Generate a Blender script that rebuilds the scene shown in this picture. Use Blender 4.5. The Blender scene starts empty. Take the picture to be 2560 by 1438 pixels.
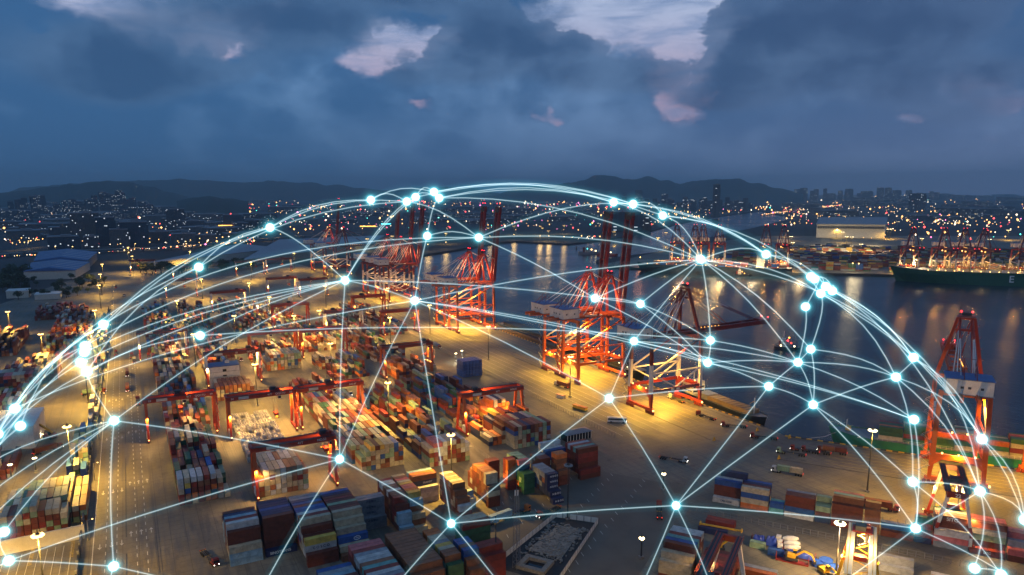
import bpy, math, random
from math import radians, sin, cos, pi, sqrt, atan2, asin, exp
from mathutils import Vector, Matrix, noise as mnoise
from mathutils.geometry import tessellate_polygon
random.seed(7)
S = bpy.context.scene
COL = S.collection

# ------------------------------------------------------------------ camera
F, CX, CY = 1790.0, 1280.0, 797.0          # focal length and principal point of the photograph, in its own pixels
TH = math.atan(317 / F)                    # pitch below the horizon
AZ = math.atan((1280 - 307) * cos(TH) / F) # the yard rows run along world Y, left of the view axis
H = 144.0
FW = Vector((sin(AZ) * cos(TH), cos(AZ) * cos(TH), -sin(TH)))
RT = Vector((cos(AZ), -sin(AZ), 0)); UP = RT.cross(FW)
FH = Vector((sin(AZ), cos(AZ), 0))
cam = bpy.data.cameras.new('camera'); co = bpy.data.objects.new('camera', cam); COL.objects.link(co)
co.matrix_world = Matrix(((RT.x, UP.x, -FW.x, 0), (RT.y, UP.y, -FW.y, 0), (RT.z, UP.z, -FW.z, H), (0, 0, 0, 1)))
cam.sensor_width = 36; cam.lens = 36 * F / 2560; cam.shift_y = 78 / 2560
cam.clip_start = 1; cam.clip_end = 60000
S.camera = co
def ray(x, y): return (FW * F + RT * (x - CX) + UP * (CY - y)).normalized()
def G(x, y, z=0.0):
    d = ray(x, y); return Vector((0, 0, H)) + d * ((z - H) / d.z)
def azel(x, y):
    d = ray(x, y); return atan2(d.dot(RT), d.dot(FH)), asin(d.z)

# ------------------------------------------------------------------ world: dusk sky with broken cloud
W = bpy.data.worlds.new("World"); S.world = W; W.use_nodes = True
nt = W.node_tree; nt.nodes.clear()
def N(t, tree=None, **k):
    n = (tree or nt).nodes.new(t)
    for a, b in k.items(): setattr(n, a, b)
    return n
def L(a, b, tree=None): (tree or nt).links.new(a, b)
def M(op, a, b=None, c=None, tree=None, clamp=False):
    n = N('ShaderNodeMath', tree, operation=op, use_clamp=clamp)
    for i, v in enumerate((a, b, c)):
        if v is None: continue
        if isinstance(v, (int, float)): n.inputs[i].default_value = v
        else: L(v, n.inputs[i], tree)
    return n.outputs[0]
def VM(op, a, b=None, tree=None, out=0):
    n = N('ShaderNodeVectorMath', tree, operation=op)
    for i, v in enumerate((a, b)):
        if v is None: continue
        if isinstance(v, (tuple, Vector)): n.inputs[i].default_value = v
        elif isinstance(v, (int, float)): n.inputs['Scale'].default_value = v
        else: L(v, n.inputs[i], tree)
    return n.outputs[out]
def MIX(f, a, b, tree=None):
    n = N('ShaderNodeMix', tree, data_type='RGBA')
    if isinstance(f, (int, float)): n.inputs[0].default_value = f
    else: L(f, n.inputs[0], tree)
    for i, v in ((6, a), (7, b)):
        if isinstance(v, tuple): n.inputs[i].default_value = (*v[:3], 1)
        else: L(v, n.inputs[i], tree)
    return n.outputs[2]
def SM(v, lo, hi, tree=None, a=0.0, b=1.0):
    n = N('ShaderNodeMapRange', tree, interpolation_type='SMOOTHSTEP')
    L(v, n.inputs[0], tree)
    for i, x in enumerate((lo, hi, a, b)): n.inputs[i + 1].default_value = x
    return n.outputs[0]
def NOISE(v, scale, detail=6, rough=.55, tree=None, out=0, dist=0.0):
    n = N('ShaderNodeTexNoise', tree); L(v, n.inputs['Vector'], tree)
    n.inputs['Scale'].default_value = scale; n.inputs['Detail'].default_value = detail
    n.inputs['Roughness'].default_value = rough; n.inputs['Distortion'].default_value = dist
    return n.outputs[out]
tc = N('ShaderNodeTexCoord').outputs['Generated']
dx = VM('DOT_PRODUCT', tc, RT, out=1); dy = VM('DOT_PRODUCT', tc, FH, out=1); dz = VM('DOT_PRODUCT', tc, Vector((0, 0, 1)), out=1)
az_ = M('ARCTAN2', dx, dy); el_ = M('ARCSINE', dz)
cmb = N('ShaderNodeCombineXYZ'); L(az_, cmb.inputs[0]); L(el_, cmb.inputs[1]); P0 = cmb.outputs[0]
st = VM('MULTIPLY', P0, Vector((1, 1.6, 1)))
w1 = NOISE(st, 4.2, 3, .5, out=1)
w2 = NOISE(VM('ADD', st, Vector((5, 2, 9))), 15, 7, .62, out=1)
PW = VM('ADD', P0, VM('MULTIPLY', VM('SUBTRACT', w1, Vector((.5, .5, .5))), Vector((.085, .06, 0))))
PW = VM('ADD', PW, VM('MULTIPLY', VM('SUBTRACT', w2, Vector((.5, .5, .5))), Vector((.055, .05, 0))))
def blobs(lst, src=None):
    acc = None
    for (px, py, sx, sy, amp) in lst:
        a, e = azel(px, py)
        d = VM('SUBTRACT', src or PW, Vector((a, e, 0)))
        d = VM('MULTIPLY', d, Vector((F / sx, F / sy, 0)))
        q = VM('DOT_PRODUCT', d, d, out=1)
        g = M('MULTIPLY', M('EXPONENT', M('MULTIPLY', q, -1.0)), amp)
        acc = g if acc is None else M('ADD', acc, g)
    return acc
def vor(v, sc):
    n = N('ShaderNodeTexVoronoi', feature='F1', normalize=True); L(v, n.inputs['Vector']); n.inputs['Scale'].default_value = sc
    n.inputs['Detail'].default_value = 2.5; n.inputs['Roughness'].default_value = .5
    return n.outputs['Distance']
PWs = VM('MULTIPLY', PW, Vector((1, 1.35, 1)))
bil = vor(PWs, 16)
fb = NOISE(st, 9.0, 8, .62)
gaps = blobs([(1520, 10, 180, 92, 1.0), (1700, 15, 100, 60, .7), (1712, 165, 72, 110, 1.15), (1650, 205, 55, 36, .42), (1695, 265, 36, 22, .9), (1800, 240, 22, 12, .5),
              (975, 125, 120, 62, .95), (880, 175, 70, 24, .6), (1180, 25, 48, 34, .42), (1110, 95, 70, 26, .42), (440, 60, 230, 62, .66), (180, 20, 200, 40, .36), (540, 105, 70, 24, .45), (700, 20, 60, 30, .3),
              (1385, 302, 32, 18, .85), (1340, 300, 18, 12, .5), (1056, 270, 42, 13, .7), (2380, 200, 110, 50, .36), (2470, 235, 80, 40, .45), (2262, 294, 44, 13, .7),
              (2460, 330, 50, 22, .35), (1840, 60, 60, 60, .35), (1560, 110, 120, 34, .28), (1430, 205, 40, 16, .25)])
fld = M('ADD', gaps, M('MULTIPLY', M('SUBTRACT', fb, .5), .75))
fld = M('ADD', fld, M('MULTIPLY', M('SUBTRACT', bil, .42), 1.0))
fine = NOISE(VM('ADD', st, Vector((9, 1, 4))), 30, 5, .65)
fld = M('ADD', fld, M('MULTIPLY', M('SUBTRACT', fine, .5), .22))
gmask = SM(fld, .20, .76)
cirr = NOISE(VM('MULTIPLY', P0, Vector((12, 60, 1))), 1.0, 7, .62, dist=.5)
lowk = SM(el_, .09, .25)
gapc = MIX(lowk, (.38, .27, .36), (.33, .39, .54))
gapc = MIX(M('MULTIPLY', SM(cirr, .38, .68), .75), gapc, (.14, .21, .37))
cl1 = NOISE(st, 3.0, 7, .58, dist=.3)
cl2 = vor(PWs, 7.5)
edge = SM(fld, -.05, .34)
shade = M('ADD', M('ADD', M('MULTIPLY', cl1, .55), M('ADD', M('MULTIPLY', fine, .14), M('MULTIPLY', M('SUBTRACT', bil, .42), .34))), M('MULTIPLY', cl2, .85))
shade = M('ADD', shade, M('MULTIPLY', edge, -.04))
shade = M('ADD', shade, blobs([(1550, 380, 750, 200, .17), (1100, 330, 420, 160, .05), (330, 200, 100, 75, -.10), (150, 300, 520, 230, -.07), (1500, 130, 220, 120, .04),
        (2050, 230, 200, 90, -.06), (760, 25, 220, 50, -.12), (2250, 40, 260, 60, -.08), (1240, 130, 160, 90, -.05), (700, 170, 260, 90, .05), (1950, 120, 220, 90, .04), (1270, 240, 180, 50, -.05)]))
sk = SM(shade, .52, .88)
cloud = MIX(sk, (.030, .092, .210), (.100, .200, .365))
pk = SM(az_, -.5, .75)
cloud = MIX(M('MULTIPLY', pk, .45), cloud, MIX(sk, (.050, .078, .160), (.135, .172, .290)))
# heaped cumulus in front: crisp billowed tops that melt away downwards
heads = [(350, 165, 95, 75, 1.0), (270, 210, 90, 60, .7), (560, 190, 150, 55, .55), (740, 75, 170, 60, .9), (640, 40, 170, 50, .7), (1220, 60, 90, 60, 1.0), (1160, 165, 85, 60, .85), (1330, 130, 150, 80, .9), (1470, 195, 80, 55, .8), (1010, 200, 70, 45, .6),
         (1620, 205, 62, 34, .95), (1880, 165, 100, 95, 1.0), (1780, 255, 80, 26, .8), (2010, 110, 210, 120, .9), (2260, 60, 220, 90, .8), (2250, 220, 120, 60, .5), (2480, 190, 80, 26, .6), (2420, 290, 110, 45, .7), (60, 150, 150, 80, .5), (1030, 5, 110, 24, .7)]
f2 = M('ADD', blobs(heads), M('MULTIPLY', M('SUBTRACT', .42, bil), 1.5))
f2 = M('ADD', f2, M('MULTIPLY', M('SUBTRACT', fb, .5), .7))
m2 = SM(f2, .40, .52)
top2 = SM(blobs([(x, y - sy * .35, sx * 1.2, sy * 1.05, a_) for x, y, sx, sy, a_ in heads], P0), .22, .75)
m2 = M('MULTIPLY', m2, top2)
core2 = MIX(SM(f2, .45, 1.5), (.052, .110, .215), (.026, .066, .148))
core2 = MIX(M('MULTIPLY', pk, .5), core2, MIX(SM(f2, .45, 1.5), (.060, .088, .175), (.034, .052, .115)))
core2 = MIX(M('MULTIPLY', sk, .30), core2, (.11, .19, .33))
hz_l = MIX(pk, (.030, .092, .205), (.115, .155, .285))
hz = SM(el_, -.02, .16)
gapm = M('MULTIPLY', gmask, .90)
skyc = MIX(gapm, cloud, gapc)
skyc = MIX(M('MULTIPLY', m2, .86), skyc, core2)
skyc = MIX(M('MULTIPLY', M('SUBTRACT', 1.0, hz), .80), skyc, hz_l)
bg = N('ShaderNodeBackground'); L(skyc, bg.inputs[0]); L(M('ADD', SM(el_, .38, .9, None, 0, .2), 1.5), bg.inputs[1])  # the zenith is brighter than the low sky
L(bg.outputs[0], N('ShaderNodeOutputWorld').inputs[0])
W.cycles.sampling_method = 'MANUAL'; W.cycles.sample_map_resolution = 256
# the last daylight, very soft
sd = bpy.data.lights.new('sun', 'SUN'); sd.energy = .22; sd.angle = radians(40); sd.color = (.80, .86, 1)
so = bpy.data.objects.new('sun', sd); COL.objects.link(so); so.rotation_euler = (radians(62), 0, radians(-60))
S.view_settings.view_transform = 'Standard'; S.view_settings.look = 'None'; S.view_settings.exposure = 0; S.view_settings.gamma = 1
S.render.engine = 'CYCLES'
cy = S.cycles
cy.use_denoising = True; cy.max_bounces = 5; cy.diffuse_bounces = 2; cy.glossy_bounces = 2; cy.transparent_max_bounces = 48; cy.transmission_bounces = 1
cy.volume_bounces = 0; cy.sample_clamp_indirect = 3; cy.sample_clamp_direct = 0; cy.caustics_reflective = False; cy.caustics_refractive = False
cy.use_light_tree = True; cy.blur_glossy = 1.0

# ------------------------------------------------------------------ materials
MATS = {}
def _new(name):
    m = bpy.data.materials.new(name); m.use_nodes = True; t = m.node_tree; t.nodes.clear()
    o = N('ShaderNodeOutputMaterial', t); return m, t, o
def mat(name, col, rough=.6, metal=0.0, var=.25, scale=.35, dirt=.0):
    if name in MATS: return MATS[name]
    m, t, o = _new(name); b = N('ShaderNodeBsdfPrincipled', t)
    g = N('ShaderNodeNewGeometry', t).outputs['Position']
    n = NOISE(g, scale, 5, .6, t)
    c = MIX(M('MULTIPLY', SM(n, .3, .75, t), var, tree=t), col, tuple(x * .45 for x in col), t)
    if dirt:
        n2 = NOISE(VM('MULTIPLY', g, Vector((1, 1, .25)), t), 1.3, 4, .7, t)
        c = MIX(M('MULTIPLY', SM(n2, .55, .75, t), dirt, tree=t), c, (.06, .045, .03), t)
    L(c, b.inputs['Base Color'], t); b.inputs['Roughness'].default_value = rough; b.inputs['Metallic'].default_value = metal
    L(b.outputs[0], o.inputs[0], t); MATS[name] = m; return m
def emat(name, col, strength):
    if name in MATS: return MATS[name]
    m, t, o = _new(name); e = N('ShaderNodeEmission', t); e.inputs[0].default_value = (*col, 1); e.inputs[1].default_value = strength
    L(e.outputs[0], o.inputs[0], t); m.cycles.emission_sampling = 'NONE'; MATS[name] = m; return m
def glow(name, col, strength, alpha):
    m, t, o = _new(name); e = N('ShaderNodeEmission', t); e.inputs[0].default_value = (*col, 1); e.inputs[1].default_value = strength
    e.inputs[1].default_value = strength * alpha
    tr = N('ShaderNodeBsdfTransparent', t); mx = N('ShaderNodeAddShader', t)
    L(tr.outputs[0], mx.inputs[0], t); L(e.outputs[0], mx.inputs[1], t); L(mx.outputs[0], o.inputs[0], t)
    m.cycles.emission_sampling = 'NONE'; MATS[name] = m; return m
def painted(name, src):
    """container paint: the colour belongs to each box (object colour or colour attribute), with grime, rust and corrugation"""
    m, t, o = _new(name); b = N('ShaderNodeBsdfPrincipled', t)
    if src == 'obj': c = N('ShaderNodeObjectInfo', t).outputs['Color']
    else: c = N('ShaderNodeVertexColor', t, layer_name='Col').outputs[0]
    g = N('ShaderNodeNewGeometry', t).outputs['Position']
    n = NOISE(g, .5, 6, .65, t); n2 = NOISE(VM('MULTIPLY', g, Vector((1, 1, .3)), t), 1.9, 4, .7, t)
    hs = N('ShaderNodeHueSaturation', t); hs.inputs['Value'].default_value = .5; L(c, hs.inputs['Color'], t)
    c2 = MIX(M('MULTIPLY', SM(n, .32, .72, t), .8, tree=t), c, hs.outputs[0], t)
    c2 = MIX(M('MULTIPLY', SM(n2, .58, .78, t), .45, tree=t), c2, (.10, .055, .03), t)
    tco = N('ShaderNodeTexCoord', t).outputs['Object']
    L(c2, b.inputs['Base Color'], t); b.inputs['Roughness'].default_value = .55
    if src == 'obj':
        wv = N('ShaderNodeTexWave', t, wave_type='BANDS', bands_direction='X'); L(tco, wv.inputs[0], t); wv.inputs['Scale'].default_value = 1.1
        bp = N('ShaderNodeBump', t); bp.inputs['Strength'].default_value = .8; bp.inputs['Distance'].default_value = .06
        L(wv.outputs[1], bp.inputs['Height'], t); L(bp.outputs[0], b.inputs['Normal'], t)
    L(b.outputs[0], o.inputs[0], t); MATS[name] = m; return m
CP = painted('container_paint', 'obj'); CPV = painted('container_paint_mass', 'attr')
OC = painted('vehicle_paint', 'obj')
RED = mat('crane_red', (.38, .036, .014), .45, var=.5, dirt=.4)
DRED = mat('crane_dark_red', (.20, .018, .012), .45, var=.5, dirt=.4)
ORG = mat('crane_orange', (.50, .088, .014), .45, var=.4, dirt=.35)
WHT = mat('crane_white', (.70, .68, .62), .5, var=.35, dirt=.35)
GRY = mat('grey_steel', (.22, .22, .23), .5, .2)
DRK = mat('dark_steel', (.035, .035, .04), .55)
BLK = mat('tyre_rubber', (.012, .012, .012), .8)
YEL = mat('yellow_paint', (.62, .36, .02), .5, dirt=.4)
BLUR = mat('blue_roof', (.05, .13, .32), .5)
NAVY = mat('navy_paint', (.02, .035, .09), .5)
TARP = mat('blue_tarpaulin', (.03, .07, .42), .4, var=.5, scale=.8)
GRN = mat('green_hull', (.010, .095, .045), .4, dirt=.3)
TGRN = mat('teal_green_hull', (.02, .17, .10), .4, dirt=.3)
BHULL = mat('dark_hull', (.012, .016, .022), .4)
BOOT = mat('boot_topping', (.14, .02, .015), .5)
CREAM = mat('cream_wall', (.62, .58, .48), .6, dirt=.25)
GLS = mat('dark_glass', (.01, .014, .02), .08, var=0)
WPAINT = mat('white_marking', (.62, .60, .52), .6, var=.7, scale=.6)
LETW = mat('white_lettering', (.8, .8, .76), .5, var=.1)
LETD = mat('dark_lettering', (.03, .04, .09), .5, var=.1)
YPAINT = mat('yellow_marking', (.60, .42, .04), .6, var=.6)
RAILM = mat('rail_steel', (.05, .045, .04), .5)
RUB = mat('rubble_white', (.24, .225, .20), .9, var=.8, scale=1.2)
LEAF = mat('leaf_green', (.045, .075, .028), .7, var=.6, scale=.5)
BARK = mat('bark', (.08, .055, .035), .9)
TANKW = mat('tank_white', (.70, .66, .60), .3, dirt=.3)
STEEL = mat('tank_steel', (.42, .43, .45), .28, .85)
LWARM = emat('lamp_warm', (1, .62, .20), 5.5)
LWHITE = emat('lamp_white', (1, .80, .42), 6)
LSMALL = emat('flood_warm', (1, .48, .12), 7)
LRED = emat('beacon_red', (1, .02, .03), 9)
LTAIL = emat('tail_red', (1, .05, .03), 4)
LHEAD = emat('headlight', (1, .95, .8), 12)
LCYAN = emat('sign_cyan', (.1, .8, .9), 3)
LAMBER = emat('sign_amber', (1, .45, .08), 4)

def ground_mat():
    m, t, o = _new('concrete_yard'); b = N('ShaderNodeBsdfPrincipled', t)
    g = N('ShaderNodeNewGeometry', t).outputs['Position']
    n1 = NOISE(g, .02, 6, .6, t); n2 = NOISE(VM('MULTIPLY', g, Vector((.35, .03, 1)), t), 1, 6, .62, t); n3 = NOISE(g, .6, 5, .65, t)
    n4 = NOISE(VM('MULTIPLY', g, Vector((.06, .5, 1)), t), 1, 4, .6, t)
    c = MIX(SM(n1, .35, .65, t), (.125, .107, .076), (.225, .196, .138), t)
    c = MIX(M('MULTIPLY', SM(n2, .42, .66, t), .75, tree=t), c, (.070, .066, .058), t)
    c = MIX(M('MULTIPLY', SM(n4, .60, .75, t), .3, tree=t), c, (.10, .09, .08), t)
    c = MIX(M('MULTIPLY', SM(n3, .5, .75, t), .35, tree=t), c, (.25, .225, .17), t)
    n5 = NOISE(g, .11, 7, .7, t); c = MIX(M('MULTIPLY', SM(n5, .56, .66, t), .6, tree=t), c, (.055, .050, .045), t)
    vo = N('ShaderNodeTexVoronoi', t); L(VM('MULTIPLY', g, Vector((.05, .035, 0)), t), vo.inputs['Vector'], t); vo.inputs['Scale'].default_value = 1
    pv = N('ShaderNodeSeparateColor', t); L(vo.outputs['Color'], pv.inputs[0], t); c = MIX(M('MULTIPLY', pv.outputs[0], .35, tree=t), c, (.10, .088, .07), t)
    br = N('ShaderNodeTexBrick', t); L(g, br.inputs['Vector'], t); br.inputs['Scale'].default_value = 1; br.inputs['Brick Width'].default_value = 6; br.inputs['Row Height'].default_value = 4.5
    br.inputs['Mortar Size'].default_value = .13; br.offset = 0
    c = MIX(M('MULTIPLY', br.outputs['Fac'], .55, tree=t), c, (.05, .045, .04), t)
    L(c, b.inputs['Base Color'], t)
    r = SM(n2, .3, .7, t, .8, .5); L(r, b.inputs['Roughness'], t)
    L(b.outputs[0], o.inputs[0], t); return m
YARD = ground_mat()
ASPH = mat('asphalt', (.12, .105, .082), .7, var=.4, scale=.08)
LAND = mat('city_ground', (.040, .044, .046), .9, var=.8, scale=.004)
ROAD = mat('road_deck', (.16, .15, .13), .8)
def water_mat():
    m, t, o = _new('sea_water'); b = N('ShaderNodeBsdfPrincipled', t)
    g = N('ShaderNodeNewGeometry', t).outputs['Position']
    n1 = NOISE(VM('MULTIPLY', VM('ADD', g, VM('MULTIPLY', NOISE(g, .01, 2, .5, t, 1), Vector((30, 30, 0)), t), t), Vector((.16, .075, .1)), t), 1, 6, .66, t)
    n2 = NOISE(VM('MULTIPLY', g, Vector((.006, .006, .1)), t), 1, 4, .6, t)
    bp = N('ShaderNodeBump', t); bp.inputs['Strength'].default_value = .75; bp.inputs['Distance'].default_value = 1.2
    L(n1, bp.inputs['Height'], t); L(bp.outputs[0], b.inputs['Normal'], t)
    L(MIX(n2, (.004, .016, .032), (.010, .030, .054), t), b.inputs['Base Color'], t)
    L(SM(n2, .35, .65, t, .13, .26), b.inputs['Roughness'], t); b.inputs['IOR'].default_value = 1.33
    L(b.outputs[0], o.inputs[0], t); return m
SEA = water_mat()
def facade(name, wall, lit, warm, cell=3.3):
    m, t, o = _new(name); b = N('ShaderNodeBsdfPrincipled', t)
    p = N('ShaderNodeNewGeometry', t).outputs['Position']
    s = N('ShaderNodeSeparateXYZ', t); L(p, s.inputs[0], t)
    u = M('DIVIDE', M('ADD', s.outputs[0], s.outputs[1], tree=t), cell, tree=t); v = M('DIVIDE', s.outputs[2], cell, tree=t)
    c = N('ShaderNodeCombineXYZ', t); L(M('FLOOR', u, tree=t), c.inputs[0], t); L(M('FLOOR', v, tree=t), c.inputs[1], t)
    wn = N('ShaderNodeTexWhiteNoise', t, noise_dimensions='3D'); L(c.outputs[0], wn.inputs[0], t)
    fu = M('FRACT', u, tree=t); fv = M('FRACT', v, tree=t)
    ins = M('MULTIPLY', M('LESS_THAN', M('ABSOLUTE', M('SUBTRACT', fu, .5, tree=t), tree=t), .32, tree=t), M('LESS_THAN', M('ABSOLUTE', M('SUBTRACT', fv, .5, tree=t), tree=t), .28, tree=t), tree=t)
    on = M('MULTIPLY', ins, M('GREATER_THAN', wn.outputs[0], 1 - lit, tree=t), tree=t)
    L(MIX(ins, wall, (.015, .02, .03), t), b.inputs['Base Color'], t); b.inputs['Roughness'].default_value = .6
    L(MIX(wn.outputs[0], warm, (.8, .9, 1), t), b.inputs['Emission Color'], t); L(M('MULTIPLY', on, 1.3, tree=t), b.inputs['Emission Strength'], t)
    L(b.outputs[0], o.inputs[0], t); m.cycles.emission_sampling = 'NONE'; return m
FAC = [facade('tower_facade', (.07, .08, .09), .035, (1, .7, .4)), facade('slab_facade', (.13, .13, .125), .02, (1, .8, .55)), facade('glass_facade', (.02, .05, .08), .02, (.8, 1, 1), 4.0)]

# ------------------------------------------------------------------ mesh helpers
class MB:
    def __init__(s): s.v = []; s.f = []; s.m = []; s.mats = []; s.cols = []
    def mi(s, m):
        if m not in s.mats: s.mats.append(m)
        return s.mats.index(m)
    def add(s, vs, fs, m, col=None):
        k = len(s.v); s.v += [tuple(v) for v in vs]; i = s.mi(m)
        for f in fs: s.f.append(tuple(k + a for a in f)); s.m.append(i); s.cols.append(col)
        return s
    def box(s, c, d, m, rz=0.0, col=None, top=None):
        x, y, z = d[0] / 2, d[1] / 2, d[2] / 2; tx, ty = (top or (1, 1)); vs = []
        cr, sr = cos(rz), sin(rz)
        for zz, ax, ay in ((-z, 1, 1), (z, tx, ty)):
            for px, py in ((-x, -y), (x, -y), (x, y), (-x, y)):
                a, b = px * ax, py * ay; vs.append((c[0] + a * cr - b * sr, c[1] + a * sr + b * cr, c[2] + zz))
        return s.add(vs, ((3, 2, 1, 0), (4, 5, 6, 7), (0, 1, 5, 4), (1, 2, 6, 5), (2, 3, 7, 6), (3, 0, 4, 7)), m, col)
    def bar(s, p, q, w, h, m, w2=None, h2=None):
        p, q = Vector(p), Vector(q); d = (q - p).normalized(); a = Vector((0, 0, 1)) if abs(d.z) < .95 else Vector((1, 0, 0))
        sx = d.cross(a).normalized(); sy = sx.cross(d); w2 = w2 or w; h2 = h2 or h; vs = []
        for c, ww, hh in ((p, w, h), (q, w2, h2)):
            for i, j in ((-1, -1), (1, -1), (1, 1), (-1, 1)): vs.append(c + sx * (i * ww / 2) + sy * (j * hh / 2))
        return s.add(vs, ((3, 2, 1, 0), (4, 5, 6, 7), (0, 1, 5, 4), (1, 2, 6, 5), (2, 3, 7, 6), (3, 0, 4, 7)), m)
    def tube(s, pts, r, m, n=6, cap=True, closed=False):
        pts = [Vector(p) for p in pts]; vs = []; fs = []; rr = r if isinstance(r, (list, tuple)) else [r] * len(pts)
        for i, p in enumerate(pts):
            d = (pts[min(i + 1, len(pts) - 1)] - pts[max(i - 1, 0)]).normalized(); a = Vector((0, 0, 1)) if abs(d.z) < .95 else Vector((1, 0, 0))
            sx = d.cross(a).normalized(); sy = sx.cross(d)
            for k in range(n): t = 2 * pi * k / n; vs.append(p + (sx * cos(t) + sy * sin(t)) * rr[i])
        for i in range(len(pts) - 1):
            for k in range(n): a, b = i * n + k, i * n + (k + 1) % n; fs.append((a, b, b + n, a + n))
        if cap: fs.append(tuple(range(n - 1, -1, -1))); e = (len(pts) - 1) * n; fs.append(tuple(range(e, e + n)))
        return s.add(vs, fs, m)
    def ball(s, c, r, m, seg=8, rings=5, sc=(1, 1, 1)):
        vs = [(c[0], c[1], c[2] + r * sc[2])]; fs = []
        for i in range(1, rings):
            ph = pi * i / rings
            for k in range(seg): t = 2 * pi * k / seg; vs.append((c[0] + r * sin(ph) * cos(t) * sc[0], c[1] + r * sin(ph) * sin(t) * sc[1], c[2] + r * cos(ph) * sc[2]))
        vs.append((c[0], c[1], c[2] - r * sc[2])); e = len(vs) - 1
        for k in range(seg):
            k2 = (k + 1) % seg; fs.append((0, 1 + k, 1 + k2)); fs.append((e, e - seg + k2, e - seg + k))
            for i in range(rings - 2): a = 1 + i * seg; fs.append((a + k, a + seg + k, a + seg + k2, a + k2))
        return s.add(vs, fs, m)
    def octa(s, c, r, m):
        x, y, z = c; return s.add(((x + r, y, z), (x - r, y, z), (x, y + r, z), (x, y - r, z), (x, y, z + r), (x, y, z - r)), ((0, 2, 4), (2, 1, 4), (1, 3, 4), (3, 0, 4), (2, 0, 5), (1, 2, 5), (3, 1, 5), (0, 3, 5)), m)
    def quad(s, pts, m, col=None): return s.add(pts, (tuple(range(len(pts))),), m, col)
    def mesh(s, name):
        me = bpy.data.meshes.new(name); me.from_pydata(s.v, [], s.f)
        for m in s.mats: me.materials.append(m)
        me.polygons.foreach_set('material_index', s.m)
        if any(c is not None for c in s.cols):
            a = me.color_attributes.new('Col', 'FLOAT_COLOR', 'CORNER'); buf = []
            for f, c in zip(s.f, s.cols): buf += list((*(c or (1, 1, 1)), 1.0)) * len(f)
            a.data.foreach_set('color', buf)
        me.update(); return me
    def obj(s, name, parent=None, smooth=False):
        me = s.mesh(name)
        if smooth: me.polygons.foreach_set('use_smooth', [True] * len(me.polygons))
        o = bpy.data.objects.new(name, me); COL.objects.link(o); o.parent = parent; return o
def tag(o, label=None, cat=None, group=None, kind=None):
    for k, v in (('label', label), ('category', cat), ('group', group), ('kind', kind)):
        if v: o[k] = v
    return o
def empty(name, loc, rz=0.0, label=None, cat=None, group=None):
    o = bpy.data.objects.new(name, None); COL.objects.link(o); o.location = loc; o.rotation_euler = (0, 0, rz); o.empty_display_size = .5
    return tag(o, label, cat, group)
def kids(o): return [c for c in COL.objects if c.parent is o]
CH = {}
def register(root):
    def rec(o): CH[o.name] = [c for c in bpy.data.objects if c.parent is o]; [rec(c) for c in CH[o.name]]
    rec(root)
def copy_tree(o, parent=None, color=None):
    c = o.copy(); COL.objects.link(c); c.parent = parent
    if parent is None and 'label' in c: del c['label']
    if color and c.type == 'MESH': c.color = color
    for ch in CH.get(o.name, []): copy_tree(ch, c, color)
    return c
def text(body, size, loc, rot, m, parent, name='lettering', sx=1.0):
    cu = bpy.data.curves.new(name, 'FONT'); cu.body = body; cu.size = size; cu.align_x = 'CENTER'; cu.align_y = 'CENTER'; cu.extrude = .03; cu.offset = size * .015
    cu.materials.append(m); tmp = bpy.data.objects.new('t', cu); COL.objects.link(tmp); me = bpy.data.meshes.new_from_object(tmp.evaluated_get(bpy.context.evaluated_depsgraph_get())); me.name = name; bpy.data.objects.remove(tmp); bpy.data.curves.remove(cu); o = bpy.data.objects.new(name, me); COL.objects.link(o); o.parent = parent; o.location = loc; o.rotation_euler = rot; o.scale = (sx, 1, 1); return o
def spot(loc, power, parent=None, col=(1, .55, .14), size=radians(150), r=.8, blend=.6, rot=(0, 0, 0)):
    l = bpy.data.lights.new('spot', 'SPOT'); l.energy = power; l.color = col; l.spot_size = size; l.spot_blend = blend; l.shadow_soft_size = r
    o = bpy.data.objects.new('lamp_light', l); COL.objects.link(o); o.parent = parent; o.location = loc; o.rotation_euler = rot; return o
D2 = Vector((.57, -.8216, 0)); N2 = Vector((.8216, .57, 0)); O2 = Vector((295, 298, 0)); R2 = atan2(D2.y, D2.x)
def uv(u, v, z=0.0): return O2 + D2 * u + N2 * v + Vector((0, 0, z))

# ------------------------------------------------------------------ land and water
water = MB().quad([(-30000, -8000, -4), (30000, -8000, -4), (30000, 40000, -4), (-30000, 40000, -4)], SEA).obj('water'); tag(water, kind='structure')
def gx(*p): v = G(*p); return (v.x, v.y)
q0 = uv(400, 28); q1 = uv(35.5, 28)
POLY = [(-30000, -8000), (q0.x, -8000), (q0.x, q0.y), (q1.x, q1.y), (340, 300), (340, 1075), gx(1034, 700), gx(1040, 640), gx(1130, 626), gx(1250, 606), gx(1290, 603), gx(1420, 610), gx(1500, 601),
        gx(1560, 590), gx(1640, 574), gx(1700, 558), gx(1790, 542), gx(1900, 528), gx(1985, 545), gx(1900, 566), gx(1780, 592), gx(1700, 610), gx(1655, 628), gx(1560, 640), gx(1490, 650), gx(1500, 664), gx(1590, 669), gx(1910, 682), gx(2180, 684.5), gx(2560, 701), (2300, -500), (6000, -8000), (30000, -8000), (30000, 40000), (-30000, 40000)]
def inland(x, y):
    c = False; n = len(POLY); j = n - 1
    for i in range(n):
        xi, yi = POLY[i]; xj, yj = POLY[j]
        if (yi > y) != (yj > y) and x < (xj - xi) * (y - yi) / (yj - yi) + xi: c = not c
        j = i
    return c
land = MB(); tris = tessellate_polygon([[Vector((x, y, 0)) for x, y in POLY]])
vs = [(x, y, 0) for x, y in POLY] + [(x, y, -6) for x, y in POLY]; n = len(POLY)
tr = []
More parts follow.
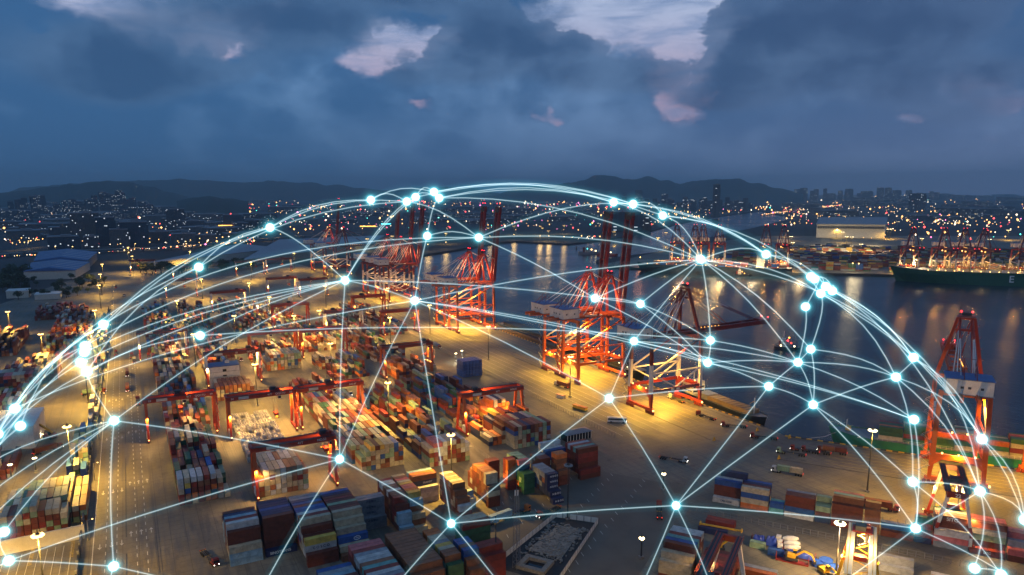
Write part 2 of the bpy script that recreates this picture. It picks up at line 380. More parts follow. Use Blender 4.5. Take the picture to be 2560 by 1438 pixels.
for a, b, c in tris:
    ax, ay = POLY[a]; bx, by = POLY[b]; cx_, cy_ = POLY[c]
    tr.append((a, b, c) if (bx - ax) * (cy_ - ay) - (by - ay) * (cx_ - ax) > 0 else (a, c, b))
land.add(vs, tr + [(i, (i + 1) % n, (i + 1) % n + n, i + n) for i in range(n)], LAND)
tag(land.obj('ground'), kind='structure')
def sheet(name, pts, z, m, kind='structure'):
    t3 = tessellate_polygon([[Vector((p[0], p[1], 0)) for p in pts]]); fs = []
    for a, b, c in t3:
        A_, B_, C_ = pts[a], pts[b], pts[c]
        fs.append((a, b, c) if (B_[0] - A_[0]) * (C_[1] - A_[1]) - (B_[1] - A_[1]) * (C_[0] - A_[0]) > 0 else (a, c, b))
    o = MB().add([(p[0], p[1], z) for p in pts], fs, m).obj(name); tag(o, kind=kind); return o
qa = uv(400, 27.9); qb = uv(35.5, 27.9)
sheet('yard_pavement', [(-260, -100), (qa.x, -100), (qa.x, qa.y), (qb.x, qb.y), (339.8, 299), (339.8, 1074), (300, 1500), (-60, 1500), (-260, 700)], .02, YARD)
sheet('terminal_pavement', [gx(1500, 663), gx(1590, 668.5), gx(1910, 681.5), gx(2180, 684), gx(2560, 700), (2290, -400), (3200, 300), gx(2560, 590), gx(1900, 590), gx(1700, 618)], .02, YARD)
sheet('asphalt_lot', [tuple(uv(-75, -180)[:2]), tuple(uv(5, -180)[:2]), tuple(uv(5, -75)[:2]), tuple(uv(-52, -75)[:2]), tuple(uv(-60, -120)[:2])], .04, ASPH)
# kerbs on the quay edge: alternate yellow and black
k = MB()
y = 302.0; i = 0
while y < 1000: k.box((339.3, y + 1.5, .28), (.9, 2.9, .5), YEL if i % 2 else DRK); y += 3; i += 1
u = 37.0
while u < 300:
    p = uv(u, 27.2, .28); k.box(p, (2.9, .9, .5), YEL if i % 2 else DRK, rz=R2); u += 3; i += 1
tag(k.obj('quay_kerb'), kind='structure')
# rails and painted markings
r = MB()
for x in (1.0, 38.8, 44.0, 82.3, 85.5, 124.5, 127.5, 166.5, 169.3, 208.8, 222.0, 259.0):
    y0 = 455 if x > 200 and x < 215 else (326 if x > 3 else 215)
    if x in (222.0, 259.0): y0 = 560
    for dx_ in (-.5, .5): r.box((x + dx_, (y0 + 1040) / 2, .06), (.18, 1040 - y0, .06), RAILM)
for x in (293.5, 334.5):
    for dx_ in (-.35, .35): r.box((x + dx_, 680, .06), (.18, 760, .06), RAILM)
for v in (-14.5, 23.5):
    for dv in (-.35, .35): c = uv(36 + 170, v + dv, .06); r.box(c, (340, .18, .06), RAILM, rz=R2)
tag(r.obj('crane_rails'), kind='structure')
mk = MB()
def line(x0, y0, x1, y1, w=.3, m=WPAINT, z=.05):
    a, b = Vector((x0, y0, z)), Vector((x1, y1, z)); d = (b - a).normalized(); s = Vector((-d.y, d.x, 0)) * (w / 2)
    mk.quad([a - s, b - s, b + s, a + s], m)
line(-22.8, 215, -22.8, 1090, .35)
for x, ys in ((-18.2, 215), (-14.2, 215), (-6.9, 215), (-3.2, 215)):
    y = ys
    while y < 1000: line(x, y, x, y + 3.2, .28); y += 7.5
line(-10.7, 326, -10.7, 430, .5, RAILM, .045); line(-10.7, 455, -10.7, 900, .5, RAILM, .045); line(-10.7, 215, -10.7, 310, .5, RAILM, .045)
def arrow(x, y, up):
    s = 1 if up else -1
    line(x, y - 2.2 * s, x, y + 1.4 * s, .35); a = [(x - .8, y + 1.2 * s, .05), (x + .8, y + 1.2 * s, .05), (x, y + 3.2 * s, .05)]
    mk.quad(a if up else a[::-1], WPAINT)
for yy in (322, 383, 470, 560, 650):
    for x in (-20.4, -16.2, -12.4): arrow(x, yy, False)
    for x in (-8.9, -5.0, -1.2): arrow(x, yy + 6, True)
for x in (252, 258.5, 265, 271.5, 278, 284, 300, 305.5, 311, 316.5, 322, 327.5):
    line(x, 330, x, 1000, .22, YPAINT if x > 290 else WPAINT)
for v in (-9, -4, 1, 6, 11, 16): a, b = uv(60, v), uv(300, v); line(a.x, a.y, b.x, b.y, .22, YPAINT)
for i in range(15):
    for j in range(4):
        a = uv(-70 + j * 17 + (i % 2) * .5, -176 + i * 7); b = a + Vector((.25, .97, 0)) * 3.2; line(a.x, a.y, b.x, b.y, .22)
for i in range(11): line(-57 + i * 2.9, 262, -57 + i * 2.9 + .4, 330, .2)
for x0, x1 in ((-45, -43.6), (-31, -29.6)):
    for i in range(14): line(x0, 318 + i * 1.3, x1, 318 + i * 1.3, .5, YPAINT)
tag(mk.obj('road_marking'), kind='structure')

# ------------------------------------------------------------------ containers
PAL = {'rust brown': (.150, .034, .018), 'dark red': (.24, .030, .020), 'orange': (.56, .15, .03), 'cream': (.48, .42, .29), 'white': (.56, .56, .54), 'pale green': (.26, .38, .24),
       'dark green': (.035, .13, .06), 'blue': (.028, .10, .34), 'navy': (.018, .03, .10), 'grey': (.26, .28, .31), 'light blue': (.28, .45, .55), 'yellow': (.62, .42, .08), 'pink': (.55, .14, .14), 'brown': (.26, .10, .045), 'teal': (.12, .34, .32)}
MIXED = ['rust brown'] * 6 + ['dark red'] * 5 + ['brown'] * 4 + ['cream'] * 5 + ['white'] * 2 + ['pale green'] * 2 + ['dark green'] * 2 + ['blue'] * 2 + ['navy'] * 2 + ['grey'] * 2 + ['orange'] * 2
DARKP = ['rust brown'] * 6 + ['dark red'] * 4 + ['dark green'] * 5 + ['navy'] * 2 + ['grey'] * 2 + ['blue', 'pale green', 'brown', 'brown']
CREAMP = ['cream'] * 8 + ['white'] * 3 + ['orange', 'rust brown', 'brown', 'dark red', 'pale green', 'grey', 'brown']
BROWNP = ['rust brown'] * 8 + ['brown'] * 6 + ['dark red'] * 3 + ['grey', 'cream', 'white']
CH_, CW_ = 2.59, 2.44
def cont_mesh(name, Lc, near=True):
    b = MB(); x, y, z = Lc / 2, CW_ / 2, CH_
    b.box((0, 0, z / 2 + .02), (Lc - .24, CW_ - .22, z - .16), CP)
    for sy in (-1, 1):
        b.box((0, sy * (y - .05), .09), (Lc - .02, .10, .16), CP); b.box((0, sy * (y - .05), z - .07), (Lc - .02, .10, .12), CP)
        for sx in (-1, 1): b.box((sx * (x - .08), sy * (y - .07), z / 2), (.15, .13, z - .02), CP)
    for sx in (-1, 1): b.box((sx * (x - .05), 0, z - .07), (.09, CW_ - .22, .12), CP); b.box((sx * (x - .05), 0, .09), (.09, CW_ - .22, .16), CP)
    return b.mesh(name)
def door_mesh(Lc):
    b = MB(); x = -Lc / 2 + .02
    for sy in (-1, 1):
        b.box((x, sy * .54, CH_ / 2), (.06, 1.02, CH_ - .34), CP)
        for q in (.25, .78): b.tube([(x - .06, sy * q, .2), (x - .06, sy * q, CH_ - .2)], .03, GRY, 4)
    return b.mesh('door')
CM = {40: cont_mesh('container', 12.19), 20: cont_mesh('container', 6.06)}; DM = {40: door_mesh(12.19), 20: door_mesh(6.06)}
BOXES = []   # (pos, rz, length key, colour name, label, weight, texts)
ORD = ['first', 'second', 'third', 'fourth', 'fifth', 'sixth', 'seventh', 'eighth', 'ninth', 'tenth', 'eleventh', 'twelfth', 'thirteenth', 'fourteenth']
TI = ['bottom tier', 'second tier', 'third tier', 'fourth tier', 'fifth tier', 'sixth tier']
def stackX(x, y, tiers, key, pal, where, cols=None, org=None, rz=0.0, texts={}, tail='', top=None):
    """containers lying across the view; rows run away from the camera, tiers[r] = height of row r"""
    Lc = 12.19 if key == 40 else 6.06
    for r_, hh in enumerate(tiers):
        rowc = random.choice(pal)
        for t in range(hh):
            prev = tiers[r_ - 1] if r_ else 0
            vis = t >= prev or t == hh - 1
            if not vis and t < hh - 1: 
                if t < 1: continue
            c = (cols or {}).get((r_, t)) or (top or {}).get(r_) if t == hh - 1 else (cols or {}).get((r_, t))
            c = c or (rowc if random.random() < .45 else random.choice(pal))
            if org is None: p = Vector((x + Lc / 2, y + CW_ / 2 + r_ * 2.52, t * CH_ + .03))
            else: p = uv(org[0] + Lc / 2, org[1] + CW_ / 2 + r_ * 2.52, t * CH_ + .03)
            p += Vector((random.uniform(-.06, .06), random.uniform(-.03, .03), 0))
            BOXES.append((p, rz, key, c, f"{c} container, {TI[t]}, {ORD[min(r_, 13)]} row from the front, {where}", 1.6 if vis else .05, texts.get((r_, t))))
def blockY(x0, ncol, y0, bays, hfun, pal, where, pitch=2.84, key=40, fix={}, toppal=None):
    hs = [[hfun(c, b_) for b_ in range(bays)] for c in range(ncol)]; bl = 12.9 if key == 40 else 6.5
    for c in range(ncol):
        for b_ in range(bays):
            if c % 2 == 0 or b_ == 0: base = random.choice(pal)
            for t in range(hs[c][b_]):
                top = t == hs[c][b_] - 1; front = b_ == 0 or t >= hs[c][b_ - 1]
                side = c == 0 or t >= hs[c - 1][b_] or c == ncol - 1
                if not (top or front or side): continue
                col = fix.get((c, b_, t)) or (base if random.random() < .3 else random.choice(toppal if (top and toppal) else pal))
                p = Vector((x0 + c * pitch + CW_ / 2, y0 + b_ * bl + (12.19 if key == 40 else 6.06) / 2 + random.uniform(-.12, .12), t * CH_ + .03))
                BOXES.append((p, pi / 2, key, col, f"{col} container end, {TI[t]}, {ORD[min(c, 13)]} column from left, {ORD[min(b_, 13)]} bay, {where}", 1.0 if front else (.8 if top else .1), None))
def hr(lo, hi, seed, drop=.15):
    rg = random.Random(seed)
    return lambda c, b: (rg.randint(lo, hi) if rg.random() > drop else rg.randint(max(0, lo - 2), lo))
T = lambda s, size, m, dx=0.0, sx=1.0: (s, size, m, dx, sx)
# front stacks, long sides towards the camera
stackX(25, 279, [3, 5, 6, 6, 6, 6, 6, 5], 40, ['rust brown', 'light blue', 'dark red', 'grey', 'cream'], 'stack farthest left by the bare apron',
       cols={(0, 0): 'light blue', (0, 1): 'light blue', (0, 2): 'cream', (1, 3): 'rust brown', (1, 4): 'rust brown', (1, 2): 'rust brown', (2, 5): 'white', (3, 5): 'dark red', (4, 5): 'light blue', (5, 5): 'navy', (6, 5): 'rust brown'})
stackX(38.5, 280, [1, 6, 6, 6, 6, 6, 6, 6], 40, ['rust brown', 'navy', 'dark red'], 'stack with the navy base', cols={(0, 0): 'navy', **{(1, t): 'rust brown' for t in range(5)}, (1, 5): 'rust brown', (2, 5): 'navy', (3, 5): 'navy', (4, 5): 'blue', (5, 5): 'navy', (6, 5): 'navy', (7, 5): 'navy'},
       texts={(0, 0): T('SINOTRANS', 1.5, LETW, -.5)})
stackX(51.4, 264, [2, 4, 4, 5, 6, 6, 6, 6, 6, 6, 6, 6, 6, 6], 40, ['rust brown', 'white', 'blue', 'dark red', 'cream', 'grey'], 'tall stepped stack with grey lettered box',
       cols={(0, 0): 'rust brown', (0, 1): 'rust brown', (1, 2): 'white', (1, 3): 'yellow', (3, 4): 'rust brown', (4, 5): 'cream', (5, 5): 'dark red', (6, 5): 'white', (7, 5): 'blue', (8, 5): 'blue', (9, 5): 'rust brown', (10, 5): 'blue', (11, 5): 'navy', (12, 5): 'grey', (13, 5): 'grey'},
       texts={(1, 2): T('C O S C O', 1.45, LETD)})
stackX(64.4, 262, [1, 2, 3, 4, 5, 6, 6, 6, 6, 6, 6, 6, 6, 6], 40, ['rust brown', 'dark red', 'brown'], 'stack stepping down like stairs beside blue box',
       cols={(0, 0): 'brown', (1, 1): 'cream', (2, 2): 'blue', (3, 3): 'cream', (4, 4): 'cream', (5, 5): 'cream', (6, 5): 'rust brown', (7, 5): 'rust brown', (8, 5): 'pale green', (9, 5): 'rust brown', (10, 5): 'dark red', (11, 5): 'rust brown', (12, 5): 'navy', (13, 5): 'blue'},
       texts={(2, 2): T('(ring)', 1.3, LETW, 1.5)})
stackX(77.8, 284, [2, 5, 5], 40, ['grey'], 'grey stack marked alike', cols={(0, 0): 'grey', (0, 1): 'grey'}, texts={(0, 1): T('中谷物流', 1.1, LETD), (1, 2): T('中谷物流', 1.1, LETD), (1, 3): T('中谷物流', 1.1, LETD), (1, 4): T('中谷物流', 1.1, LETD)})
stackX(91, 269, [2, 4, 5, 6, 6, 6, 6, 6, 6, 6, 6, 6], 20, BROWNP, 'short stack right of the grey stack', cols={(0, 1): 'light blue', (0, 0): 'rust brown', (1, 3): 'light blue', (1, 2): 'light blue'})
stackX(98, 271, [1, 3, 5, 6, 6, 6, 6, 6, 6, 6, 6, 6], 20, ['brown', 'cream', 'yellow', 'rust brown', 'pink'], 'short stack with yellow and pink tops', cols={(3, 5): 'yellow', (4, 5): 'orange', (5, 5): 'pink', (6, 5): 'pink', (7, 5): 'yellow', (8, 5): 'cream', (9, 5): 'pink', (10, 5): 'brown', (11, 5): 'cream', (1, 2): 'cream', (2, 4): 'light blue'})
stackX(108, 298, [3, 5, 5, 5], 40, ['rust brown', 'blue', 'white'], 'long stack with blue lettered box', cols={(0, 0): 'white', (0, 1): 'white', (0, 2): 'white', (1, 3): 'navy', (1, 4): 'brown', (2, 4): 'orange', (3, 4): 'light blue'}, texts={(1, 3): T('TRANSIT', 1.2, LETW, 1.5)})
stackX(119, 271, [3, 4, 5, 6, 6, 6, 6, 6, 6], 20, ['rust brown', 'brown', 'cream', 'dark red'], 'stack of stepped brown boxes', cols={(0, 2): 'white', (1, 3): 'brown', (2, 4): 'brown', (3, 5): 'brown', (4, 5): 'cream', (5, 5): 'orange', (6, 5): 'pink', (7, 5): 'dark red'})
stackX(126, 282, [2, 3], 20, ['light blue', 'white'], 'low reefer pile beside stepped brown boxes')
stackX(137, 279, [4, 6, 6, 6, 6, 6, 6, 5, 4], 20, BROWNP, 'tall brown stack behind lattice tower', cols={(1, 5): 'cream', (2, 5): 'brown', (3, 5): 'brown'}, top={4: 'brown', 5: 'orange', 6: 'brown'})
stackX(148, 301, [5, 5], 20, ['rust brown'], 'narrow brown pair by the green stack')
stackX(154, 292, [6, 6], 20, ['orange', 'dark red'], 'bright red slab left of green stack')
stackX(158.5, 284, [4, 4, 6, 6, 6, 6, 6], 20, ['dark green', 'pale green', 'orange', 'dark green'], 'green stack with pink top', cols={(0, t): 'dark green' for t in range(4)} | {(2, 5): 'pink', (2, 4): 'navy', (3, 5): 'pale green', (4, 5): 'pale green', (5, 5): 'pale green', (6, 5): 'pale green', (0, 3): 'dark green'})
stackX(165, 268, [1, 2, 5, 5, 5, 5, 5, 5], 20, ['navy', 'brown', 'grey'], 'navy lettered stack', cols={(0, 0): 'navy', (1, 1): 'navy', (2, 4): 'navy', (2, 3): 'navy', (2, 2): 'navy', (3, 4): 'grey', (4, 4): 'grey', (5, 4): 'grey', (6, 4): 'grey', (7, 4): 'grey'},
       texts={(0, 0): T('N B O S', 1.3, LETW, .6), (1, 1): T('N B O S', 1.3, LETW, .6), (2, 4): T('N B O S', 1.2, LETW, .6), (2, 3): T('N B O S', 1.2, LETW, .6), (2, 2): T('N B O S', 1.2, LETW, .6)})
stackX(172, 292, [5, 5, 5, 5], 20, ['rust brown', 'cream', 'grey'], 'brown and cream stack behind navy stack')
stackX(179, 285, [3, 6, 6], 20, ['brown', 'rust brown'], 'tan brown tower of boxes', cols={(1, 5): 'orange', (2, 5): 'orange', (1, 4): 'brown', (1, 3): 'brown'})
stackX(180, 300, [5, 5, 6], 40, ['cream', 'blue', 'white', 'grey'], 'cream and blue stack behind tan tower')
stackX(192.5, 286, [2, 6, 6, 6, 6, 6], 40, ['dark red', 'rust brown'], 'dark red stack nearest the pavilion', cols={(0, 0): 'rust brown', (0, 1): 'dark red', (1, 5): 'rust brown', (2, 5): 'teal', (3, 5): 'dark red', (4, 5): 'light blue', (5, 5): 'dark red'})
# foreground tops cut by the frame
stackX(49, 205, [5] * 13, 40, ['light blue', 'grey', 'rust brown', 'dark red', 'blue', 'cream'], 'front pile cut off at bottom edge, pale roofs')
stackX(62.5, 205, [6] * 16, 40, ['rust brown', 'dark red', 'grey'], 'front pile with striped red and white roofs', top={i: c for i, c in enumerate(['dark red', 'grey', 'dark red', 'grey', 'pink', 'grey', 'white', 'dark red', 'teal', 'brown', 'white', 'white', 'grey', 'dark red', 'pink', 'pink'])})
stackX(77.2, 217, [5] + [6] * 11, 40, ['rust brown', 'brown'], 'front pile of plain brown roofs', top={i: 'brown' for i in range(12)})
stackX(91, 218, [5] + [6] * 9, 20, ['dark green', 'rust brown', 'teal'], 'short front pile of patchy roofs', top={1: 'brown', 2: 'brown', 3: 'cream', 4: 'yellow', 5: 'grey', 6: 'cream', 7: 'cream', 8: 'orange', 9: 'orange'})
stackX(98.5, 216, [4, 5] + [6] * 4, 20, ['rust brown', 'brown', 'blue'], 'short front pile beside mast')
stackX(106.5, 240, [6, 6, 6], 40, ['dark green'], 'dark green pile with red upper box', cols={(0, 5): 'dark red', (1, 5): 'cream', (2, 5): 'cream'})
stackX(104, 222, [4, 5, 5], 40, ['rust brown', 'dark red'], 'dark red pile in front of green pile')
# rows along the second quay
def RB(u, v, tiers, key, pal, where, **k): stackX(0, 0, tiers, key, pal, where, org=(u, v), rz=R2, **k)
RB(16.2, -86, [1, 4, 4], 40, ['blue', 'rust brown'], 'first stack of the quay row', cols={(0, 0): 'white', (1, 1): 'rust brown', (1, 2): 'rust brown', (1, 3): 'blue', (2, 3): 'white'}, texts={(0, 0): T('CMA CGM', 1.1, LETD)})
RB(28.9, -86.5, [4, 4, 4, 4], 40, ['navy', 'blue', 'cream'], 'second stack of the quay row', cols={(0, 0): 'orange', (0, 1): 'cream', (0, 2): 'blue', (0, 3): 'cream', (1, 3): 'rust brown', (2, 3): 'navy'})
RB(18, -78, [5], 40, ['navy'], 'navy box behind first stack')
RB(41.6, -86.5, [2, 2], 20, ['teal', 'blue'], 'low teal pile of the quay row', cols={(0, 0): 'teal', (0, 1): 'blue'}, texts={(0, 1): T('SITC', 1.3, LETW)})
RB(48.2, -87, [4, 4, 4], 40, ['rust brown'], 'third stack of the quay row', cols={(0, 0): 'white', (0, 1): 'blue', (0, 2): 'rust brown', (0, 3): 'rust brown', (2, 3): 'grey'})
RB(60.9, -87, [3, 3, 4], 20, ['pale green', 'navy', 'rust brown'], 'pale green pile of the quay row', cols={(0, 0): 'navy', (0, 1): 'rust brown', (0, 2): 'pale green', (1, 2): 'pale green', (2, 3): 'pale green'})
RB(67.5, -87.5, [4, 5, 5, 5], 40, ['rust brown', 'dark red'], 'fourth stack of the quay row', cols={(0, 0): 'dark red', (0, 1): 'rust brown', (0, 2): 'rust brown', (0, 3): 'rust brown', (1, 4): 'brown', (2, 4): 'teal', (3, 4): 'pink'})
RB(80.3, -87.5, [4, 5], 20, ['rust brown', 'brown'], 'narrow brown pile past the fourth stack')
RB(86.9, -88, [1, 2], 40, ['rust brown', 'blue', 'cream'], 'low pile under cream roof', cols={(0, 0): 'rust brown', (1, 1): 'blue', (1, 0): 'cream'})
RB(99.5, -88, [2, 4, 4], 20, ['dark red', 'dark green', 'pale green'], 'dark green topped pile before gantry 22', cols={(0, 0): 'navy', (0, 1): 'dark red', (1, 3): 'dark green', (1, 2): 'dark red'})
RB(106.2, -88.5, [3, 5, 5, 5, 5], 40, ['rust brown', 'dark red', 'white', 'pink'], 'big lettered stack under gantry 22', cols={(0, 0): 'grey', (0, 1): 'pink', (0, 2): 'white', (1, 3): 'rust brown', (1, 4): 'rust brown', (1, 2): 'rust brown', (2, 4): 'pink', (3, 4): 'white', (4, 4): 'dark green'}, texts={(1, 4): T('SITC', 2.0, LETW)})
RB(118.9, -88.5, [1, 5, 5, 5], 40, ['grey', 'rust brown', 'pink'], 'stack right of gantry 22', cols={(0, 0): 'dark red', (1, 4): 'rust brown', (1, 3): 'grey', (1, 2): 'pale green'}, texts={(0, 0): T('SITC', 1.3, LETW)})
RB(131.6, -89, [2, 3, 4, 4], 40, ['grey', 'pale green', 'rust brown', 'pink'], 'grey green stack near right edge')
RB(144.3, -89, [3, 4, 4], 40, ['rust brown', 'dark red', 'navy'], 'dark stack at right edge')
RB(157, -89, [3, 4], 40, ['navy', 'grey'], 'last stack at right edge')
RB(18.5, -112, [1, 1], 40, ['dark red', 'rust brown'], 'low red pair behind yellow spreader')
RB(17, -120, [1], 40, ['navy'], 'dark box under yellow spreader')
RB(30, -124, [1], 20, ['grey'], 'grey short box beside excavator')
RB(39, -124, [1], 20, ['pale green'], 'pale green short box on open ground')
RB(46.5, -127, [1], 20, ['blue'], 'bright blue short box on open ground')
RB(12.3, -165, [3, 4, 5, 5, 5, 5, 5, 5], 40, ['rust brown', 'cream'], 'striped roof pile beside red gantry', cols={(0, 2): 'cream', (1, 3): 'cream', (2, 4): 'rust brown', (3, 4): 'blue', (4, 4): 'teal', (5, 4): 'dark red', (6, 4): 'white', (7, 4): 'white'})
RB(27, -172, [4, 4, 4, 4, 4, 4, 4, 4, 3, 3], 40, ['dark red', 'rust brown'], 'dark red pile between red gantry girders')
RB(41, -160, [2, 3, 3, 2], 40, ['dark red', 'grey', 'orange'], 'orange roofed pile right of red gantry')
RB(55, -176, [2, 3, 3], 40, ['blue', 'dark red', 'rust brown'], 'blue edged pile at bottom edge')
RB(73, -184, [2, 3, 3, 3], 40, ['dark red', 'navy', 'pink'], 'pile under the bright lit gantry')
# blocks under the rail gantries, door ends towards the camera
fixA = {(0, 0, 0): 'dark red', (0, 0, 1): 'dark red', (0, 0, 2): 'cream', (0, 0, 3): 'white', (0, 0, 4): 'white', (1, 0, 0): 'rust brown', (1, 0, 2): 'blue', (1, 0, 3): 'yellow', (1, 0, 4): 'cream', (2, 0, 0): 'cream', (2, 0, 1): 'orange', (2, 0, 4): 'white', (3, 0, 1): 'dark red', (3, 0, 4): 'white', (5, 0, 1): 'navy', (5, 0, 2): 'orange', (7, 0, 0): 'cream'}
hA = [5, 5, 5, 5, 5, 5, 4, 1]
blockY(11.3, 8, 349, 1, lambda c, b: hA[c], ['white', 'cream', 'rust brown', 'dark red', 'grey', 'brown'], 'block below gantry 59', fix=fixA)
ra = random.Random(3)
blockY(11.0, 8, 362, 7, lambda c, b: [5, 5, 5, 6, 6, 6, 5, 4][c] - ra.choice([0, 0, 0, 1, 1, 2]) - (b == 2) - (b == 6), DARKP, 'dark block left of gantry 54', toppal=['rust brown', 'dark red', 'dark green', 'navy', 'dark green', 'grey', 'dark red', 'cream'])
blockY(11.0, 9, 462, 6, hr(2, 4, 11), MIXED, 'mixed block behind gantry 59')
blockY(10.0, 9, 548, 11, hr(3, 5, 12), MIXED, 'mixed block towards the pale topped pile', toppal=['cream', 'cream', 'orange', 'pale green', 'grey', 'dark red', 'navy'])
blockY(8.0, 10, 715, 20, hr(2, 5, 13, .2), MIXED, 'far left gantry lane')
blockY(45.7, 9, 341, 2, lambda c, b: 5 if 0 < c < 8 else 4, CREAMP, 'block under gantry 53', pitch=2.60, toppal=['cream', 'orange', 'cream', 'white', 'orange'])
blockY(46, 9, 522, 2, lambda c, b: 4 if c < 8 else 3, ['rust brown', 'grey', 'brown', 'cream', 'blue'], 'brown block behind the tanks', toppal=['brown', 'rust brown'])
blockY(46, 9, 610, 12, hr(2, 4, 15, .3), MIXED, 'lane behind the white office')
blockY(46, 10, 790, 14, hr(1, 5, 16, .3), MIXED, 'far second gantry lane')
blockY(92, 10, 594, 2, lambda c, b: 5 if c > 0 else 3, ['cream', 'white', 'orange', 'blue', 'grey', 'pale green', 'orange', 'cream'], 'cream block behind open bay', pitch=2.75)
blockY(90, 11, 640, 3, hr(2, 5, 17), MIXED, 'blue and orange block behind cream block')
blockY(90, 11, 760, 16, hr(2, 5, 18, .3), MIXED, 'far third gantry lane')
hC = [3, 4, 5, 5, 5, 5, 5, 5, 4]
fixC = {(8, 0, 0): 'cream', (8, 0, 1): 'rust brown', (8, 0, 2): 'blue', (8, 0, 3): 'brown', (7, 0, 0): 'cream', (6, 0, 0): 'cream', (7, 0, 4): 'blue', (7, 0, 3): 'blue', (4, 0, 2): 'blue', (2, 0, 0): 'blue', (1, 0, 0): 'pale green', (1, 0, 3): 'pale green', (1, 0, 4): 'pale green', (6, 0, 2): 'pale green', (5, 0, 2): 'pale green', (3, 0, 2): 'cream', (2, 0, 1): 'cream', (3, 0, 4): 'rust brown'}
blockY(98, 9, 349, 1, lambda c, b: hC[c], ['cream', 'rust brown', 'pale green', 'brown', 'cream'], 'chequered block with pale green doors', pitch=2.55, fix=fixC, toppal=['cream', 'yellow', 'cream'])
blockY(96.5, 10, 362, 9, lambda c, b: 4 - (random.random() < .25), MIXED, 'wide roof field behind chequered block', pitch=2.72, toppal=['pale green', 'cream', 'cream', 'pink', 'brown', 'orange', 'dark red', 'grey', 'teal', 'cream', 'brown'])
blockY(97, 9, 482, 4, hr(2, 4, 20), MIXED, 'block below gantry 47')
blockY(131.5, 9, 338, 1, lambda c, b: [4, 5, 5, 5, 5, 5, 5, 5, 4][c], ['cream', 'white', 'rust brown', 'dark red', 'cream', 'brown', 'pale green'], 'pale block beside central lamp mast', pitch=2.6, toppal=['cream', 'cream', 'pink', 'white'])
blockY(131, 9, 352, 4, hr(2, 5, 22, .4), ['brown', 'rust brown', 'blue', 'grey', 'pale green', 'navy'], 'uneven block behind pale block')
blockY(130, 11, 408, 5, hr(2, 5, 23, .3), ['orange', 'brown', 'rust brown', 'dark red', 'pale green', 'blue'], 'rust orange block beside the service lane')
blockY(130, 11, 540, 5, hr(1, 4, 24, .4), MIXED, 'pale and tan block right of lane crane')
blockY(132, 11, 650, 22, hr(1, 4, 25, .3), MIXED, 'far fourth gantry lane')
blockY(184, 9, 341, 2, lambda c, b: 5 if b == 0 and c > 0 else 5 - (c == 8), ['cream', 'rust brown', 'blue', 'brown', 'cream', 'dark red', 'pale green', 'grey'], 'block in front of gantry 35', pitch=2.7, toppal=['rust brown', 'brown', 'navy', 'grey', 'cream'])
blockY(173.5, 4, 352, 5, hr(2, 4, 26), ['rust brown', 'brown', 'navy', 'cream', 'orange'], 'pile at the left foot of gantry 35')
blockY(187, 8, 369, 4, hr(3, 5, 27, .1), ['orange', 'cream', 'orange', 'dark red', 'navy', 'white', 'yellow'], 'glowing orange block below gantry 35', toppal=['orange', 'cream', 'orange', 'yellow', 'rust brown'])
blockY(172, 6, 420, 6, hr(2, 5, 28, .3), ['rust brown', 'brown', 'dark green', 'pale green', 'blue', 'dark red'], 'brown block running along service road')
blockY(192, 5, 435, 5, hr(1, 4, 29, .4), ['rust brown', 'navy', 'blue', 'brown', 'orange'], 'long brown row near blue stack')
blockY(176, 12, 520, 3, hr(2, 4, 30, .3), ['orange', 'orange', 'cream', 'brown', 'navy', 'rust brown'], 'orange block under the lane gantry')
blockY(176, 12, 585, 16, hr(1, 4, 31, .35), MIXED, 'far fifth gantry lane')
blockY(224, 6, 500, 1, lambda c, b: 5, ['blue'], 'solid blue stack beside apron')
blockY(224, 10, 690, 15, hr(1, 4, 33, .4), MIXED, 'far sixth gantry lane')
# left yard across the road
blockY(-58, 10, 340, 1, lambda c, b: [4, 5, 5, 5, 6, 6, 5, 5, 5, 4][c], ['rust brown', 'dark red', 'pale green', 'cream', 'rust brown'], 'pile left of the road by bright lamp', pitch=2.6, toppal=['cream', 'pale green', 'cream', 'rust brown', 'grey'])
blockY(-56, 9, 354, 2, lambda c, b: 4 + (c > 2), MIXED, 'second row of pile left of the road', pitch=2.6, toppal=['pale green', 'cream', 'light blue', 'brown', 'navy'])
blockY(-34, 3, 352, 3, lambda c, b: 3 + (c == 0), ['orange', 'cream', 'pale green', 'brown'], 'narrow pile against the road wall')
blockY(-36, 3, 400, 6, hr(2, 4, 40), ['cream', 'pale green', 'blue', 'dark green'], 'pale green boxes along the road wall', pitch=2.9)
blockY(-31, 2, 490, 12, hr(1, 3, 41), ['cream', 'white', 'pale green', 'rust brown'], 'thin line along the road wall', pitch=2.7)
blockY(-33, 3, 670, 20, hr(2, 4, 42), ['cream', 'pale green', 'white', 'rust brown'], 'far line along the road wall', pitch=2.7)
blockY(-128, 24, 615, 2, lambda c, b: 5, DARKP + ['cream'] * 3, 'long dark wall of boxes far left', pitch=2.55, toppal=['rust brown', 'cream', 'pink', 'pale green', 'dark red', 'white'])
blockY(-90, 12, 644, 4, hr(3, 5, 44), BROWNP, 'far left block', toppal=['white', 'rust brown', 'cream', 'dark red', 'pale green'])
blockY(-135, 14, 760, 8, hr(2, 5, 45), BROWNP + ['navy'] * 3, 'far left rear block', toppal=['dark red', 'white', 'rust brown', 'navy'])
blockY(-75, 13, 810, 9, hr(3, 5, 46), BROWNP + ['cream'] * 3, 'far left block near mast', toppal=['cream', 'rust brown', 'orange', 'white'])
blockY(-190, 16, 880, 12, hr(2, 4, 47), BROWNP, 'far left edge block', toppal=['dark red', 'rust brown', 'cream', 'navy'])
blockY(-100, 18, 960, 6, hr(2, 4, 48), BROWNP, 'farthest left block', toppal=['dark red', 'rust brown', 'cream'])
